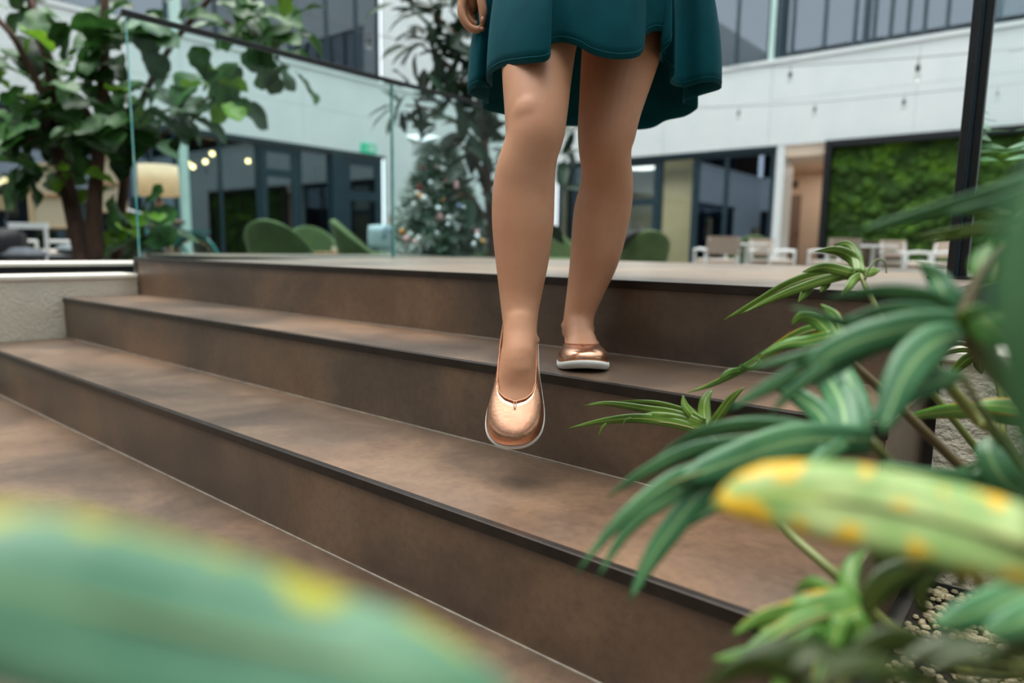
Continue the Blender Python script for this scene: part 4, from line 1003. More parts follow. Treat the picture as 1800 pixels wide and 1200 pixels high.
for (x, y, r, cnt, kind) in figc:
    c = at(x, y, 5.2)
    for i in range(cnt):
        a = R.uniform(0, 6.283); q = R.uniform(.1, 1) ** .7
        d = 5.2 + R.uniform(-.35, .45)
        pos = at(x + r * .55 * q * math.cos(a), y + r * .55 * q * math.sin(a), d)
        out = (_rt * math.cos(a) * .9 - FH * R.uniform(-.6, .9) + Vector((0, 0, -math.sin(a) * .7 + R.uniform(-.45, .25))))
        nrm = Vector((R.uniform(-.5, .5), R.uniform(-.5, .5), 1)) - FH * R.uniform(0, .9)
        young = kind == 2 and i % 4 != 3 or (kind == 1 and i % 3 == 0)
        me_ = figy_me[0] if young else fig_me[i % 3]
        s = R.uniform(.22, .35) * (.8 if young else 1)
        link_part('leaf', me_, fig, Matrix.Translation(-base) @ orient(pos, out, nrm, s))
# dark magnolia-like tree behind the dress
m_dleaf = mat('dark_glossy_leaf', (18, 38, 26), (34, 62, 40), 3, rough=.5, spec=.3, trans=.1, rnd=.5)
LP = [(0, .01), (.15, .10), (.4, .17), (.6, .17), (.8, .12), (.95, .04), (1, .0)]
dl_me = [leaf_mesh('oblong_leaf', LP, .01, dr, .3, 8, m_dleaf, seed=i) for i, dr in enumerate((.1, .3))]
DT2 = 6.6
base = at(862, 470, DT2); base.z = ZC
dt = thing('rubber_tree', base, 'tall dark glossy leaved tree standing behind the dress', 'tree')
branch(dt, [(868, 520, DT2), (866, 440, DT2), (858, 330, DT2), (848, 220, DT2), (838, 110, DT2), (825, -30, DT2)], .05, .03, name='trunk')
P0 = at(868, 520, DT2); MB().tube([base, P0], .05, 8).part('trunk', m_bark, dt)
for br in [[(845, 180, DT2), (800, 130, 6.5), (755, 90, 6.4), (735, 75, 6.4)], [(852, 260, DT2), (800, 215, 6.4), (750, 190, 6.3), (712, 185, 6.3)], [(838, 110, DT2), (790, 50, 6.6), (745, 10, 6.6), (705, 0, 6.5)],
           [(856, 320, DT2), (830, 270, 6.3), (800, 250, 6.3)], [(858, 330, DT2), (930, 280, 6.7), (985, 245, 6.8), (992, 235, 6.8)], [(838, 110, DT2), (870, 60, 6.7), (900, 0, 6.7)], [(866, 400, DT2), (830, 350, 6.4), (800, 330, 6.4)]]:
    branch(dt, br, .02, .008)
for (x, y, r, cnt) in [(705, 8, 28, 12), (745, 20, 38, 18), (790, 30, 45, 26), (735, 75, 32, 10), (770, 75, 40, 18), (815, 75, 40, 22), (840, 40, 40, 18), (830, 120, 40, 22), (790, 110, 25, 8), (800, 160, 25, 8), (845, 180, 35, 16), (720, 160, 22, 7),
                       (705, 185, 24, 7), (745, 185, 28, 8), (790, 190, 30, 10), (825, 220, 35, 16), (780, 215, 22, 5), (850, 260, 35, 16), (860, 300, 35, 14), (990, 240, 14, 7), (985, 275, 14, 5), (830, 330, 40, 14), (870, 370, 40, 12), (815, 270, 30, 10), (692, 78, 10, 2), (985, 330, 14, 4), (965, 390, 16, 4)]:
    for i in range(int(cnt * .92)):
        a = R.uniform(0, 6.283); q = R.uniform(0, 1) ** .6; d = DT2 + R.uniform(-.4, .4)
        pos = at(x + r * .7 * q * math.cos(a), y + r * .7 * q * math.sin(a), d)
        out = _rt * math.cos(a) + Vector((0, 0, -math.sin(a) * .8 + R.uniform(-.5, .3))) - FH * R.uniform(-.7, .7)
        nrm = Vector((R.uniform(-.6, .6), R.uniform(-.6, .6), 1)) - FH * R.uniform(-.2, .9)
        link_part('leaf', dl_me[i % 2], dt, Matrix.Translation(-base) @ orient(pos, out, nrm, R.uniform(.22, .35)))
# decorated tree
m_fir = mat('fir_needles', (40, 66, 48), (84, 112, 92), 3, rough=.7, rnd=.2)
m_frost = mat('frosted_needles', (168, 184, 176), (206, 214, 208), 3, rough=.8)
DX = 9.7
xb = gp(772, DX, ZC); topz = at(748, 262, DX).z
xt = thing('decorated_fir', xb, 'frosted fir tree hung with baubles left of the front leg', 'tree')
MB().tube([xb, Vector((xb.x, xb.y, topz))], [.05, .01], 8).part('trunk', m_bark, xt)
mbd = MB(); mbf = MB(); rt_ = random.Random(3)
Ht = topz - ZC - .15
for i in range(1500):
    h = rt_.random() ** 1.25; z = ZC + .15 + Ht * h; rad = .10 + .86 * (1 - h) * rt_.uniform(.55, 1.05); a = rt_.uniform(0, 6.283)
    p = Vector((xb.x + rad * math.cos(a), xb.y + rad * math.sin(a), z))
    d = Vector((math.cos(a), math.sin(a), rt_.uniform(-.5, .35))).normalized(); L = rt_.uniform(.12, .22)
    frost = p.dot(_rt) - xb.dot(_rt) < rt_.uniform(-.45, .15)
    mb = mbf if frost and rt_.random() < .7 else mbd
    for k in range(5):
        ang = k * 1.256 + rt_.random(); s = d.orthogonal().normalized(); w = d.cross(s)
        e = (d * .7 + (s * math.cos(ang) + w * math.sin(ang)) * .55).normalized() * L; sd = e.cross(d).normalized() * .02
        mb.add([p - sd, p + sd, p + e], [(0, 1, 2)])
mbd.part('needles', m_fir, xt, kind='stuff'); mbf.part('frosted_needles', m_frost, xt, kind='stuff')
cols = [('silver', (200, 206, 210), .85, .2), ('white', (228, 230, 228), 0, .3), ('gold', (196, 140, 70), .8, .25), ('pink', (206, 160, 160), .3, .3), ('red', (176, 34, 36), .3, .3), ('blue', (120, 140, 186), .5, .25)]
bmats = {c_: mat(c_ + '_bauble', rgb, tuple(max(0, v - 14) for v in rgb), 6, rough=ro, metal=me2) for c_, rgb, me2, ro in cols}
seq = ['silver'] * 4 + ['white'] * 4 + ['gold'] * 2 + ['pink'] * 2 + ['red', 'blue']
bprof = MB().ball((0, 0, 0), 1, 12, 8); cap_ = MB().lathe([(.22, .92), (.22, 1.12), (.12, 1.2)], (0, 0, 0), 8)
bme = {}
for i in range(54):
    c_ = seq[i % len(seq)]; h = rt_.uniform(.25, .9); a = math.atan2(-FH.y, -FH.x) + rt_.uniform(-1.5, 1.5)
    rad = .12 + .86 * (1 - h); z = ZC + .15 + Ht * h
    if c_ not in bme:
        bme[c_] = bprof.mesh(c_ + '_bauble'); bme[c_].materials.append(bmats[c_])
        for p in bme[c_].polygons: p.use_smooth = True
        bme['cap'] = bme.get('cap') or cap_.mesh('bauble_cap')
        if not bme['cap'].materials: bme['cap'].materials.append(bmats['silver'])
    s = rt_.uniform(.035, .055)
    t = thing('bauble', (xb.x + rad * math.cos(a), xb.y + rad * math.sin(a), z), c_ + ' bauble hanging on the frosted fir tree', 'bauble', c_ + ' baubles on the frosted fir')
    t.scale = (s, s, s)
    for nm, mm in (('ball', bme[c_]), ('cap', bme['cap'])): link_part(nm, mm, t, Matrix.Identity(4))
# star topper / balloon cluster
mb = MB(); pc = at(742, 250, DX - .1)
st_ = []
for k in range(10):
    r = .26 if k % 2 == 0 else .13; a = k * math.pi / 5 + .3
    st_.append(pc + _rt * (r * math.cos(a)) + Vector((0, 0, r * math.sin(a))))
mb.add(st_ + [pc - FH * .07, pc + FH * .07], [(k, (k + 1) % 10, 10) for k in range(10)] + [((k + 1) % 10, k, 11) for k in range(10)])
mb.solo('star_topper', mat('silver_foil', (214, 220, 222), (196, 204, 208), 8, rough=.4, metal=.3), 'silver foil star on top of the frosted fir tree', 'star')

# ------------------------------------------------------------------ foreground foliage
def leaf_mat(name, base_, mid, vein, edge=None, rough=.38, trans=.22, nw=1.6, edgew=.72, sc=16):
    m = bpy.data.materials.new(name); m.use_nodes = True; MATS[name] = m
    nt = m.node_tree; N = nt.nodes; LK = nt.links; b = N['Principled BSDF']
    b.inputs['Roughness'].default_value = rough
    uv = N.new('ShaderNodeUVMap'); sp = N.new('ShaderNodeSeparateXYZ'); LK.new(uv.outputs[0], sp.inputs[0])
    ab = N.new('ShaderNodeMath'); ab.operation = 'ABSOLUTE'
    su = N.new('ShaderNodeMath'); su.operation = 'SUBTRACT'; su.inputs[1].default_value = .5
    LK.new(sp.outputs['Y'], su.inputs[0]); LK.new(su.outputs[0], ab.inputs[0])
    dbl = N.new('ShaderNodeMath'); dbl.operation = 'MULTIPLY'; dbl.inputs[1].default_value = 2; LK.new(ab.outputs[0], dbl.inputs[0])
    tc = N.new('ShaderNodeTexCoord'); nz = N.new('ShaderNodeTexNoise'); nz.inputs['Scale'].default_value = sc; nz.inputs['Detail'].default_value = 4
    LK.new(tc.outputs['Object'], nz.inputs['Vector'])
    r1 = N.new('ShaderNodeValToRGB'); r1.color_ramp.elements[0].position = .36; r1.color_ramp.elements[1].position = .66
    r1.color_ramp.elements[0].color = (*s2l(base_), 1); r1.color_ramp.elements[1].color = (*s2l(mid), 1)
    LK.new(nz.outputs['Fac'], r1.inputs['Fac'])
    rv = N.new('ShaderNodeValToRGB'); rv.color_ramp.elements[0].position = .04; rv.color_ramp.elements[1].position = .14
    rv.color_ramp.elements[0].color = (1, 1, 1, 1); rv.color_ramp.elements[1].color = (0, 0, 0, 1); LK.new(dbl.outputs[0], rv.inputs['Fac'])
    mv = N.new('ShaderNodeMix'); mv.data_type = 'RGBA'; LK.new(rv.outputs[0], mv.inputs['Factor']); LK.new(r1.outputs[0], mv.inputs[6]); mv.inputs[7].default_value = (*s2l(vein), 1)
    out = mv.outputs[2]
    if edge:
        n2 = N.new('ShaderNodeTexNoise'); n2.inputs['Scale'].default_value = sc * 1.6; n2.inputs['Detail'].default_value = 2; LK.new(tc.outputs['Object'], n2.inputs['Vector'])
        ad = N.new('ShaderNodeMath'); ad.operation = 'MULTIPLY_ADD'; ad.inputs[1].default_value = nw; ad.inputs[2].default_value = -nw / 2; LK.new(n2.outputs['Fac'], ad.inputs[0])
        a2 = N.new('ShaderNodeMath'); a2.operation = 'ADD'; LK.new(ad.outputs[0], a2.inputs[0]); LK.new(dbl.outputs[0], a2.inputs[1])
        re = N.new('ShaderNodeValToRGB'); re.color_ramp.elements[0].position = edgew; re.color_ramp.elements[1].position = edgew + .16
        re.color_ramp.elements[0].color = (0, 0, 0, 1); re.color_ramp.elements[1].color = (1, 1, 1, 1); LK.new(a2.outputs[0], re.inputs['Fac'])
        me_ = N.new('ShaderNodeMix'); me_.data_type = 'RGBA'; LK.new(re.outputs[0], me_.inputs['Factor']); LK.new(out, me_.inputs[6]); me_.inputs[7].default_value = (*s2l(edge), 1); out = me_.outputs[2]
    LK.new(out, b.inputs['Base Color'])
    t = N.new('ShaderNodeBsdfTranslucent'); LK.new(out, t.inputs['Color']); mx = N.new('ShaderNodeMixShader'); mx.inputs[0].default_value = trans
    LK.new(b.outputs[0], mx.inputs[1]); LK.new(t.outputs[0], mx.inputs[2]); LK.new(mx.outputs[0], N['Material Output'].inputs['Surface'])
    return m
l_green = leaf_mat('philodendron_green', (50, 102, 62), (84, 134, 86), (138, 172, 112))
l_olive = leaf_mat('philodendron_olive', (62, 92, 26), (96, 128, 42), (140, 160, 70))
l_bright = leaf_mat('philodendron_bright', (70, 118, 44), (104, 150, 60), (150, 176, 90), edge=(166, 140, 30), edgew=.95)
l_yel = leaf_mat('variegated_yellow', (132, 172, 92), (196, 210, 140), (190, 200, 104), edge=(232, 190, 52), edgew=.78, sc=42, trans=.3, nw=4.0)
l_teal = leaf_mat('variegated_teal', (76, 128, 98), (110, 152, 118), (118, 154, 110), edge=(170, 170, 40), edgew=.86, sc=30, trans=.3)
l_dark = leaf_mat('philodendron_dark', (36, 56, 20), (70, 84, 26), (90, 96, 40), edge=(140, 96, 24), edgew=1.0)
m_stem = mat('green_stem', (92, 104, 50), (110, 112, 54), 12, rough=.5)
m_stemb = mat('brown_stem', (96, 84, 52), (84, 70, 44), 12, rough=.6)
def at2(x, y, d):
    return at(x, y, interp([.2, .27, .36, .41, .57, .66, .72, .86, .95, 1.1], [.12, .155, .255, .30, .40, .45, .50, .74, .91, 1.1], d))
def lobe_geo(lobes, wscale=1.0):
    V = []; Fc = []; UV = []
    for li, lb in enumerate(lobes):
        pts, wpx = lb[0], lb[1]; tilt = lb[2] if len(lb) > 2 else R.uniform(-.5, .5); shape = lb[3] if len(lb) > 3 else 'lobe'
        n = 14; C = 7
        P = crom([at2(*p) for p in pts], n); dm = sum((at2(*p) - CO).dot(CC) for p in pts) / len(pts)
        W = wpx * wscale * (.78 if shape == 'lobe' and wpx > 24 else 1) * dm / FPX / 2
        o0 = len(V)
        for i, p in enumerate(P):
            t = i / n; tg = (P[min(i + 1, n)] - P[max(i - 1, 0)]).normalized()
            vd = (CO - p).normalized()
            s = tg.cross(vd); s = s.normalized() if s.length > 1e-4 else CA
            nn = s.cross(tg).normalized()
            sd = s * math.cos(tilt) + nn * math.sin(tilt); nz = nn * math.cos(tilt) - s * math.sin(tilt)
            if shape == 'lobe': w = W * (interp([0, .12, .35, .6, .8, .93, 1], [.72, .80, .86, .72, .46, .20, 0.02], t))
            elif shape == 'blade': w = W * interp([0, .1, .3, .55, .8, .93, 1], [.25, .7, .98, 1, .75, .4, .03], t)
            else: w = W * interp([0, .3, .6, .85, 1], [.8, 1, 1, .8, .25], t)
            for j in range(C):
                v = j / (C - 1) * 2 - 1
                V.append(p + sd * (w * v) - nz * (w * .14 * v * v) + nz * (.05 * W * math.sin(t * 9 + li + v * 2)) + nz * (.0004 * li))
                UV.append((t, j / (C - 1)))
        for i in range(n):
            for j in range(C - 1): Fc.append((o0 + i * C + j, o0 + i * C + j + 1, o0 + (i + 1) * C + j + 1, o0 + (i + 1) * C + j))
    return V, Fc, UV
def fleaf(parent, lobes, m, rib=None, ribr=.0022, ribm=None, name='leaf', label=None, wscale=1.0):
    V, Fc, UV = lobe_geo(lobes, wscale)
    mb = MB().add(V, Fc); o = mb.part(name, m, parent, smooth=True, label=label)
    uvl = o.data.uv_layers.new(name='UVMap')
    for lp_ in o.data.loops: uvl.data[lp_.index].uv = UV[lp_.vertex_index]
    so = o.modifiers.new('thick', 'SOLIDIFY'); so.thickness = .0006; so.offset = 0
    if rib:
        P = crom([at2(*p) for p in rib], 12)
        MB().tube(P, [lerp(ribr, ribr * .35, i / 12) for i in range(13)], 6).part('midrib', ribm or m_stem, o, smooth=True)
    return o
def stem(parent, pts, r0, r1=None, m=None):
    r1 = r1 or r0
    P = crom([root if p is rx else at2(*p) for p in pts], 16)
    return MB().tube(P, [lerp(r0, r1, i / 16) for i in range(17)], 8).part('stem', m or m_stem, parent, smooth=True)
root = onpl(1960, 1170, 2, -.012)
ph = thing('philodendron', root, 'philodendron with deeply fingered green leaves right of the steps', 'plant')
rx = (1960, 1170, (root - CO).dot(CC))
# leaf with the wide hanging fingers in front of the steps
dC = .72
fleaf(ph, [([(1480, 762, .72), (1330, 803, .71), (1225, 832, .70), (1171, 853, .69), (1090, 915, .68), (1012, 1008, .67)], 62, .1),
           ([(1290, 812, .71), (1180, 870, .69), (1105, 930, .68), (1050, 1015, .67)], 42, .2),
           ([(1340, 805, .71), (1250, 850, .70), (1180, 930, .69), (1140, 990, .685), (1105, 1058, .68)], 66, .0),
           ([(1380, 800, .715), (1310, 840, .71), (1260, 885, .71), (1190, 935, .70)], 52, -.2),
           ([(1420, 765, .72), (1330, 775, .72), (1220, 790, .72), (1130, 830, .72), (1062, 876, .72)], 46, .3),
           ([(1440, 760, .72), (1340, 745, .73), (1250, 755, .735), (1190, 782, .74), (1150, 805, .74)], 40, .4),
           ([(1460, 762, .72), (1380, 742, .735), (1300, 738, .745), (1235, 752, .75)], 34, .5),
           ([(1470, 770, .72), (1440, 725, .74), (1400, 695, .755), (1345, 668, .77)], 60, .2),
           ([(1490, 770, .72), (1480, 710, .74), (1455, 665, .76), (1425, 640, .77)], 84, .1),
           ([(1510, 770, .72), (1505, 710, .74), (1490, 665, .75), (1475, 622, .76)], 66, -.3),
           ([(1440, 780, .715), (1395, 815, .71), (1365, 850, .70), (1345, 905, .69)], 48, -.1),
           ([(1480, 780, .715), (1440, 810, .70), (1425, 835, .695), (1415, 860, .69)], 44, .1),
           ([(1370, 775, .72), (1280, 800, .72), (1200, 845, .72)], 60, .0), ([(1522, 772, .722), (1400, 775, .715), (1300, 806, .706), (1190, 846, .695)], 64, .0, 'wide'), ([(1400, 790, .715), (1330, 812, .71), (1290, 850, .705), (1262, 905, .70)], 40, .1)], l_green,
      [(1530, 775, .73), (1400, 775, .712), (1300, 806, .704), (1171, 852, .682)])
stem(ph, [(1530, 775, .73), (1640, 900, .76), (1800, 1040, .84), rx], .0042, .006)
# leaf above it, tips towards the middle step
fleaf(ph, [([(1640, 575, .66), (1572, 575, .66), (1481, 566, .665), (1392, 540, .67)], 40, .2),
           ([(1600, 580, .66), (1527, 592, .66), (1413, 626, .67), (1315, 646, .68)], 44, .1),
           ([(1620, 588, .66), (1536, 598, .66), (1435, 638, .67), (1344, 684, .68), (1276, 722, .69)], 56, .0),
           ([(1600, 592, .655), (1527, 606, .655), (1465, 648, .66), (1430, 684, .66)], 62, -.2),
           ([(1680, 560, .65), (1640, 524, .66), (1550, 510, .67), (1448, 524, .68)], 44, .3),
           ([(1670, 566, .65), (1630, 548, .66), (1560, 542, .665), (1481, 560, .67)], 44, .1),
           ([(1680, 560, .65), (1660, 515, .66), (1645, 485, .67), (1615, 458, .68)], 66, .2),
           ([(1690, 565, .645), (1600, 570, .655), (1520, 590, .66), (1400, 660, .67)], 70, .0),
           ([(1700, 570, .64), (1690, 530, .65), (1670, 500, .66)], 60, .4), ([(1692, 570, .645), (1600, 576, .653), (1500, 602, .657), (1410, 650, .665)], 58, .0, 'wide'), ([(1560, 590, .655), (1480, 625, .66), (1400, 680, .665), (1350, 730, .67)], 40, .1)], l_green,
      [(1690, 575, .645), (1600, 576, .652), (1500, 600, .655), (1400, 655, .665)])
stem(ph, [(1690, 575, .65), (1740, 640, .68), (1840, 800, .76), rx], .006, .007, m_stemb)
fleaf(ph, [([(1695, 585, .63), (1640, 605, .61), (1590, 660, .59), (1548, 765, .57)], 70, .1, 'blade'),
           ([(1690, 660, .62), (1640, 672, .61), (1580, 700, .60), (1520, 750, .59)], 44, .2, 'blade')], l_green)
stem(ph, [(1590, 588, .80), (1650, 655, .80), (1720, 740, .80), (1785, 815, .80), rx], .0048, .006)
stem(ph, [(1490, 632, .86), (1560, 695, .86), (1680, 812, .86), (1800, 930, .87), rx], .0045, .006, m_stemb)
stem(ph, [(1735, 600, 1.0), (1760, 700, .98), (1785, 860, .95), rx], .0036, .005)
# yellowish leaf ending at the 490 stem
fleaf(ph, [([(1490, 632, .86), (1455, 580, .88), (1400, 590, .90), (1335, 632, .92), (1260, 672, .94), (1208, 690, .95)], 30, .1),
           ([(1470, 600, .87), (1440, 566, .88), (1412, 556, .885), (1390, 570, .89)], 40, .2),
           ([(1460, 590, .87), (1420, 600, .885), (1380, 605, .89), (1330, 625, .90)], 34, -.3),
           ([(1345, 628, .92), (1322, 646, .92), (1300, 640, .92)], 12, .2), ([(1300, 650, .93), (1280, 655, .93), (1262, 668, .93)], 14, .2),
           ([(1480, 600, .87), (1470, 560, .88), (1445, 535, .89)], 34, .3)], l_bright,
      [(1490, 632, .86), (1450, 582, .88), (1390, 596, .90), (1300, 652, .93)])
# olive leaf in front of the platform edge
fleaf(ph, [([(1512, 482, .94), (1450, 482, .96), (1390, 500, .98), (1330, 532, 1.0), (1272, 562, 1.02)], 34, .1),
           ([(1505, 478, .94), (1440, 495, .96), (1370, 520, .98), (1300, 552, 1.0)], 26, -.2),
           ([(1512, 482, .94), (1500, 455, .95), (1470, 440, .96), (1432, 442, .97)], 34, .2), ([(1510, 478, .94), (1505, 450, .95), (1490, 430, .96), (1465, 430, .96)], 30, -.2),
           ([(1515, 482, .94), (1532, 478, .945), (1545, 474, .95)], 20, .3), ([(1512, 484, .94), (1500, 492, .935), (1490, 506, .93), (1475, 520, .93)], 18, .2),
           ([(1425, 500, .97), (1415, 515, .97), (1402, 532, .97)], 20, .1), ([(1455, 496, .96), (1448, 505, .96), (1440, 514, .96)], 16, .1),
           ([(1500, 480, .94), (1450, 470, .955), (1410, 478, .965)], 30, 0)], l_olive, [(1512, 482, .94), (1450, 484, .96), (1390, 502, .98), (1310, 542, 1.01)])
stem(ph, [(1512, 482, .94), (1535, 530, .93), (1600, 640, .92), (1800, 900, .92), rx], .003, .005)
stem(ph, [(1520, 492, .93), (1528, 472, .93), (1542, 456, .93), (1556, 462, .93), (1558, 480, .93)], .0014, .0008)
# fine fingered leaf beside the lifted shoe
fleaf(ph, [([(1242, 758, 1.0), (1180, 742, 1.02), (1120, 735, 1.04), (1060, 740, 1.06), (1000, 752, 1.08)], 22, .1), ([(1240, 748, 1.0), (1190, 728, 1.02), (1130, 718, 1.04), (1070, 709, 1.06), (1026, 712, 1.07)], 18, .2),
           ([(1240, 742, 1.0), (1200, 722, 1.02), (1150, 708, 1.04), (1088, 704, 1.06)], 16, .4), ([(1242, 752, 1.0), (1238, 725, 1.01), (1240, 702, 1.015), (1252, 684, 1.02)], 34, .1),
           ([(1242, 758, 1.0), (1225, 738, 1.01), (1205, 715, 1.015), (1200, 695, 1.02)], 30, -.2), ([(1245, 758, 1.0), (1262, 735, .99), (1285, 702, .98), (1310, 680, .97)], 22, .2),
           ([(1066, 744, 1.06), (1058, 752, 1.06), (1052, 765, 1.06)], 6, .1), ([(1245, 757, 1.0), (1190, 740, 1.02), (1130, 730, 1.04)], 26, .2, 'wide'), ([(1110, 735, 1.04), (1100, 738, 1.04), (1093, 748, 1.04)], 6, .1)], l_olive, [(1245, 760, 1.0), (1180, 744, 1.02), (1110, 738, 1.045)])
stem(ph, [(1245, 760, 1.0), (1300, 830, .92), (1370, 920, .86), (1470, 1010, .82), (1570, 1105, .82), (1700, 1180, .85), rx], .0042, .006)
# low leaf at the bottom edge
fleaf(ph, [([(1500, 1072, .66), (1420, 1092, .65), (1330, 1140, .64), (1240, 1210, .62)], 60, .0), ([(1470, 1078, .66), (1400, 1075, .66), (1340, 1085, .66), (1285, 1115, .66)], 52, .2), ([(1490, 1070, .66), (1455, 1040, .67), (1425, 1025, .68), (1395, 1040, .69)], 46, .1),
           ([(1500, 1070, .66), (1490, 1030, .67), (1500, 990, .68), (1522, 968, .69)], 52, .2), ([(1430, 1095, .65), (1370, 1130, .64), (1310, 1150, .63), (1250, 1160, .63)], 50, -.2), ([(1440, 1100, .65), (1400, 1150, .64), (1370, 1200, .63), (1350, 1260, .62)], 56, .2),
           ([(1480, 1085, .65), (1460, 1140, .64), (1440, 1190, .63), (1425, 1250, .62)], 52, .0), ([(1500, 1080, .65), (1520, 1130, .64), (1520, 1200, .63)], 60, .2), ([(1510, 1070, .66), (1420, 1100, .655), (1340, 1145, .65)], 100, .0, 'wide'), ([(1500, 1075, .66), (1450, 1110, .655), (1410, 1170, .65)], 90, .0, 'wide')], l_bright, [(1510, 1070, .665), (1420, 1093, .648), (1330, 1142, .638), (1260, 1195, .625)])
stem(ph, [(1510, 1070, .67), (1600, 1120, .72), (1750, 1170, .82), rx], .0045, .006)
# small dark leaf in front of the rough wall
fleaf(ph, [([(1722, 622, 1.02), (1700, 632, 1.03), (1680, 650, 1.04), (1678, 662, 1.04)], 22, .1), ([(1722, 624, 1.02), (1722, 640, 1.03), (1725, 657, 1.04)], 24, .1), ([(1715, 618, 1.02), (1690, 615, 1.03), (1660, 622, 1.05), (1632, 634, 1.06)], 10, .2),
           ([(1712, 612, 1.02), (1690, 604, 1.03), (1665, 608, 1.05), (1640, 616, 1.06)], 8, .2), ([(1712, 606, 1.02), (1695, 596, 1.03), (1675, 596, 1.05), (1650, 604, 1.06)], 8, .2), ([(1716, 604, 1.02), (1705, 590, 1.03), (1690, 588, 1.04), (1665, 594, 1.05)], 8, .3)], l_olive)
stem(ph, [(1722, 620, 1.02), (1760, 680, 1.0), (1840, 850, .97), rx], .0022, .004)
# blade crossing the black post, and its yellow fingers
fleaf(ph, [([(1840, 298, .60), (1740, 342, .62), (1640, 372, .64), (1505, 408, .66)], 30, .3, 'blade'), ([(1840, 320, .60), (1750, 358, .62), (1660, 376, .63)], 22, .2, 'blade')], l_green)
fleaf(ph, [([(1780, 378, .74), (1730, 376, .75), (1680, 371, .76)], 16, .2, 'blade'), ([(1780, 392, .74), (1720, 398, .75), (1660, 408, .76), (1604, 416, .77)], 12, .2, 'blade'), ([(1780, 402, .74), (1720, 408, .75), (1670, 416, .76), (1622, 425, .77)], 12, .2, 'blade'),
           ([(1790, 470, .74), (1750, 478, .75), (1700, 500, .76)], 12, .2, 'blade'), ([(1790, 488, .74), (1750, 490, .75), (1690, 510, .76)], 12, .2, 'blade')], l_olive)
stem(ph, [(1780, 395, .74), (1830, 500, .74), (1900, 800, .8), rx], .004, .006)
fleaf(ph, [([(1760, 590, .56), (1725, 570, .56), (1692, 545, .56)], 60, .2, 'wide'), ([(1765, 600, .55), (1745, 580, .55), (1715, 552, .56)], 60, -.2, 'wide')], l_bright)
fleaf(ph, [([(1730, 500, .60), (1725, 460, .62), (1738, 430, .63)], 40, .3, 'blade')], l_bright)
stem(ph, [(1690, 560, .60), (1725, 480, .6), (1760, 430, .6)], .004, .002, m_stemb)
# big soft blades at the right border
fleaf(ph, [([(1860, 260, .25), (1805, 420, .25), (1795, 620, .25), (1835, 940, .26)], 95, .2, 'blade')], l_green)
fleaf(ph, [([(1800, 330, .30), (1768, 480, .30), (1772, 640, .30), (1800, 820, .30)], 34, -.3, 'blade')], l_green)
fleaf(ph, [([(1870, 750, .84), (1780, 732, .86), (1690, 722, .88), (1590, 733, .92)], 34, .3, 'blade'), ([(1850, 735, .84), (1770, 715, .86), (1710, 712, .87)], 34, -.3, 'blade')], l_bright)
fleaf(ph, [([(1880, 1010, .52), (1790, 1045, .51), (1710, 1078, .50), (1640, 1098, .50)], 60, .1, 'blade'), ([(1880, 1030, .50), (1800, 1090, .48), (1730, 1110, .48)], 60, .1, 'blade')], l_green)
fleaf(ph, [([(1790, 870, .70), (1700, 845, .70), (1620, 835, .71), (1545, 812, .72)], 34, .2, 'blade'), ([(1790, 890, .70), (1690, 868, .70), (1610, 852, .71), (1545, 840, .72)], 36, .2, 'blade'), ([(1800, 900, .68), (1720, 905, .68), (1640, 880, .69), (1580, 872, .70)], 50, .1, 'blade'), ([(1820, 880, .68), (1770, 850, .68), (1740, 800, .69), (1735, 770, .7)], 50, .1, 'blade'), ([(1800, 800, .72), (1720, 818, .74), (1660, 835, .75)], 14, .2, 'blade'),
           ([(1800, 860, .7), (1740, 850, .7), (1700, 870, .7)], 60, .2, 'blade')], l_green)
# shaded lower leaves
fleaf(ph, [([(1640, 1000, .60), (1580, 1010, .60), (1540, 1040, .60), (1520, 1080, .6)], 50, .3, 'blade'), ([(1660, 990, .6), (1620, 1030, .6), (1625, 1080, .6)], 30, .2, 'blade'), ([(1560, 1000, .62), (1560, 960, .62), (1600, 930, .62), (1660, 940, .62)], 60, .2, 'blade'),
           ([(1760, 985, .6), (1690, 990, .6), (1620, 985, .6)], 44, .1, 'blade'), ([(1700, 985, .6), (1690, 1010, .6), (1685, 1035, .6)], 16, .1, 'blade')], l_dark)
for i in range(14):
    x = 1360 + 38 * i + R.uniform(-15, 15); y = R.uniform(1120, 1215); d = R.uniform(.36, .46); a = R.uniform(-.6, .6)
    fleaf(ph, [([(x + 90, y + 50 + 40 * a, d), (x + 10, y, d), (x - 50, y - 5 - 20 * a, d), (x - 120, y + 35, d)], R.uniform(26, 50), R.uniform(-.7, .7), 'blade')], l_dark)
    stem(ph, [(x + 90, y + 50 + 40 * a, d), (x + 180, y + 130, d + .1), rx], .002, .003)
for bx_ in [(1835, 940, .26), (1800, 820, .30), (1690, 660, .62), (1880, 1010, .52), (1760, 860, .72), (1870, 750, .84), (1700, 985, .60), (1840, 298, .60), (1760, 590, .56)]:
    stem(ph, [bx_, (bx_[0] + 90, bx_[1] + 150, bx_[2] + .08), (2000, 1150, .7), rx], .0022, .004)
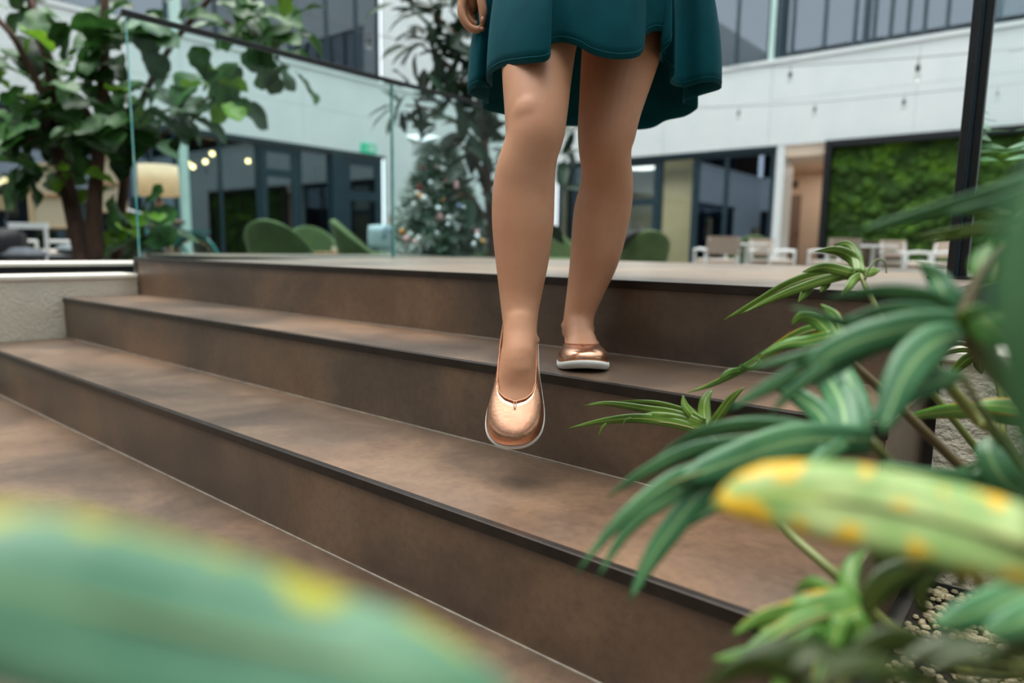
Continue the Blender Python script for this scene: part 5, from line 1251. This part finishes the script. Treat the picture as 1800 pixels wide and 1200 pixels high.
# close variegated leaves
cr = thing('variegated_plant', onpl(1990, 1195, 2, -.012) + Vector((.05, -.1, 0)), 'yellow and green variegated leaf close to the viewer, lower right', 'plant')
fleaf(cr, [([(1960, 1010, .345), (1820, 962, .36), (1650, 915, .375), (1480, 880, .39), (1340, 866, .40), (1252, 885, .41)], 156, -.3, 'blade')], l_yel, [(1960, 1010, .345), (1700, 928, .37), (1480, 880, .39), (1270, 880, .408)], .0018, m_stem)
MB().tube(crom([at2(1960, 1010, .345), at2(2080, 1120, .36), BASE[cr.name]], 10), .004, 8).part('stem', m_stem, cr, smooth=True)
cl = thing('variegated_plant', onpl(-500, 1700, 2, 0.0), 'blurred teal green leaf with yellow edge close to the viewer, lower left', 'plant')
fleaf(cl, [([(-260, 985, .21), (-60, 1010, .22), (200, 1075, .235), (480, 1140, .25), (720, 1190, .26), (930, 1260, .27)], 300, .25, 'blade')], l_teal, [(-260, 985, .21), (200, 1075, .235), (720, 1190, .26)], .0012, m_stem)
MB().tube(crom([at2(-260, 985, .21), at2(-420, 1150, .25), BASE[cl.name]], 10), .004, 8).part('stem', m_stem, cl, smooth=True)
# plant added behind the right hand glass, standing in for leaves reflected in it
o = at(1880, 440, 2.25); o.z = .30
rp = thing('reflection_plant', o, 'added broad leaved plant behind the right glass panel, standing in for reflected leaves', 'plant')
m_pale = mat('mid_green_leaf', (60, 104, 66), (104, 146, 100), 4, rough=.4, trans=.25, rnd=.35)
pl_me = leaf_mesh('broad_leaf', LP, .015, .3, .3, 8, m_pale, seed=3)
for k, (x, y, d) in enumerate([(1790, 330, 2.2), (1770, 250, 2.25), (1815, 200, 2.3), (1840, 300, 2.15), (1785, 150, 2.35), (1830, 90, 2.3)]):
    q = at(x + 70, y, d); MB().tube(crom([o, o.lerp(q, .5) + Vector((.02 * (k % 3 - 1), .02, .05)), q], 8), .006, 6).part('stem', m_stem, rp, smooth=True)
    for i_ in range(6):
        a = i_ * 1.05 + k
        out = _rt * (math.cos(a) * .8) + FH * (math.sin(a) * .8) + Vector((0, 0, R.uniform(-.25, .5)))
        link_part('leaf', pl_me, rp, Matrix.Translation(-o) @ orient(q.lerp(o, .05 * i_), out, Vector((0, 0, 1)) - FH * .4, R.uniform(.12, .17)))
# pale gravel beside the steps
mb = MB(); rg = random.Random(5); m_grav = mat('pale_gravel', (188, 176, 142), (150, 138, 108), 40, rough=.9, contrast=(.4, .6))
for i in range(1500):
    x = rg.uniform(XR + .03, 1.35); y = rg.uniform(.2, .595)
    r = rg.uniform(.0035, .0075); mb.ball((x, y, -.010 + rg.uniform(0, .008)), r, 6, 4, (rg.uniform(.8, 1.4), rg.uniform(.8, 1.3), rg.uniform(.7, 1)))
mb.solo('gravel', m_grav, 'pale gravel covering the bed at the right end of the steps', 'gravel', kind='stuff')
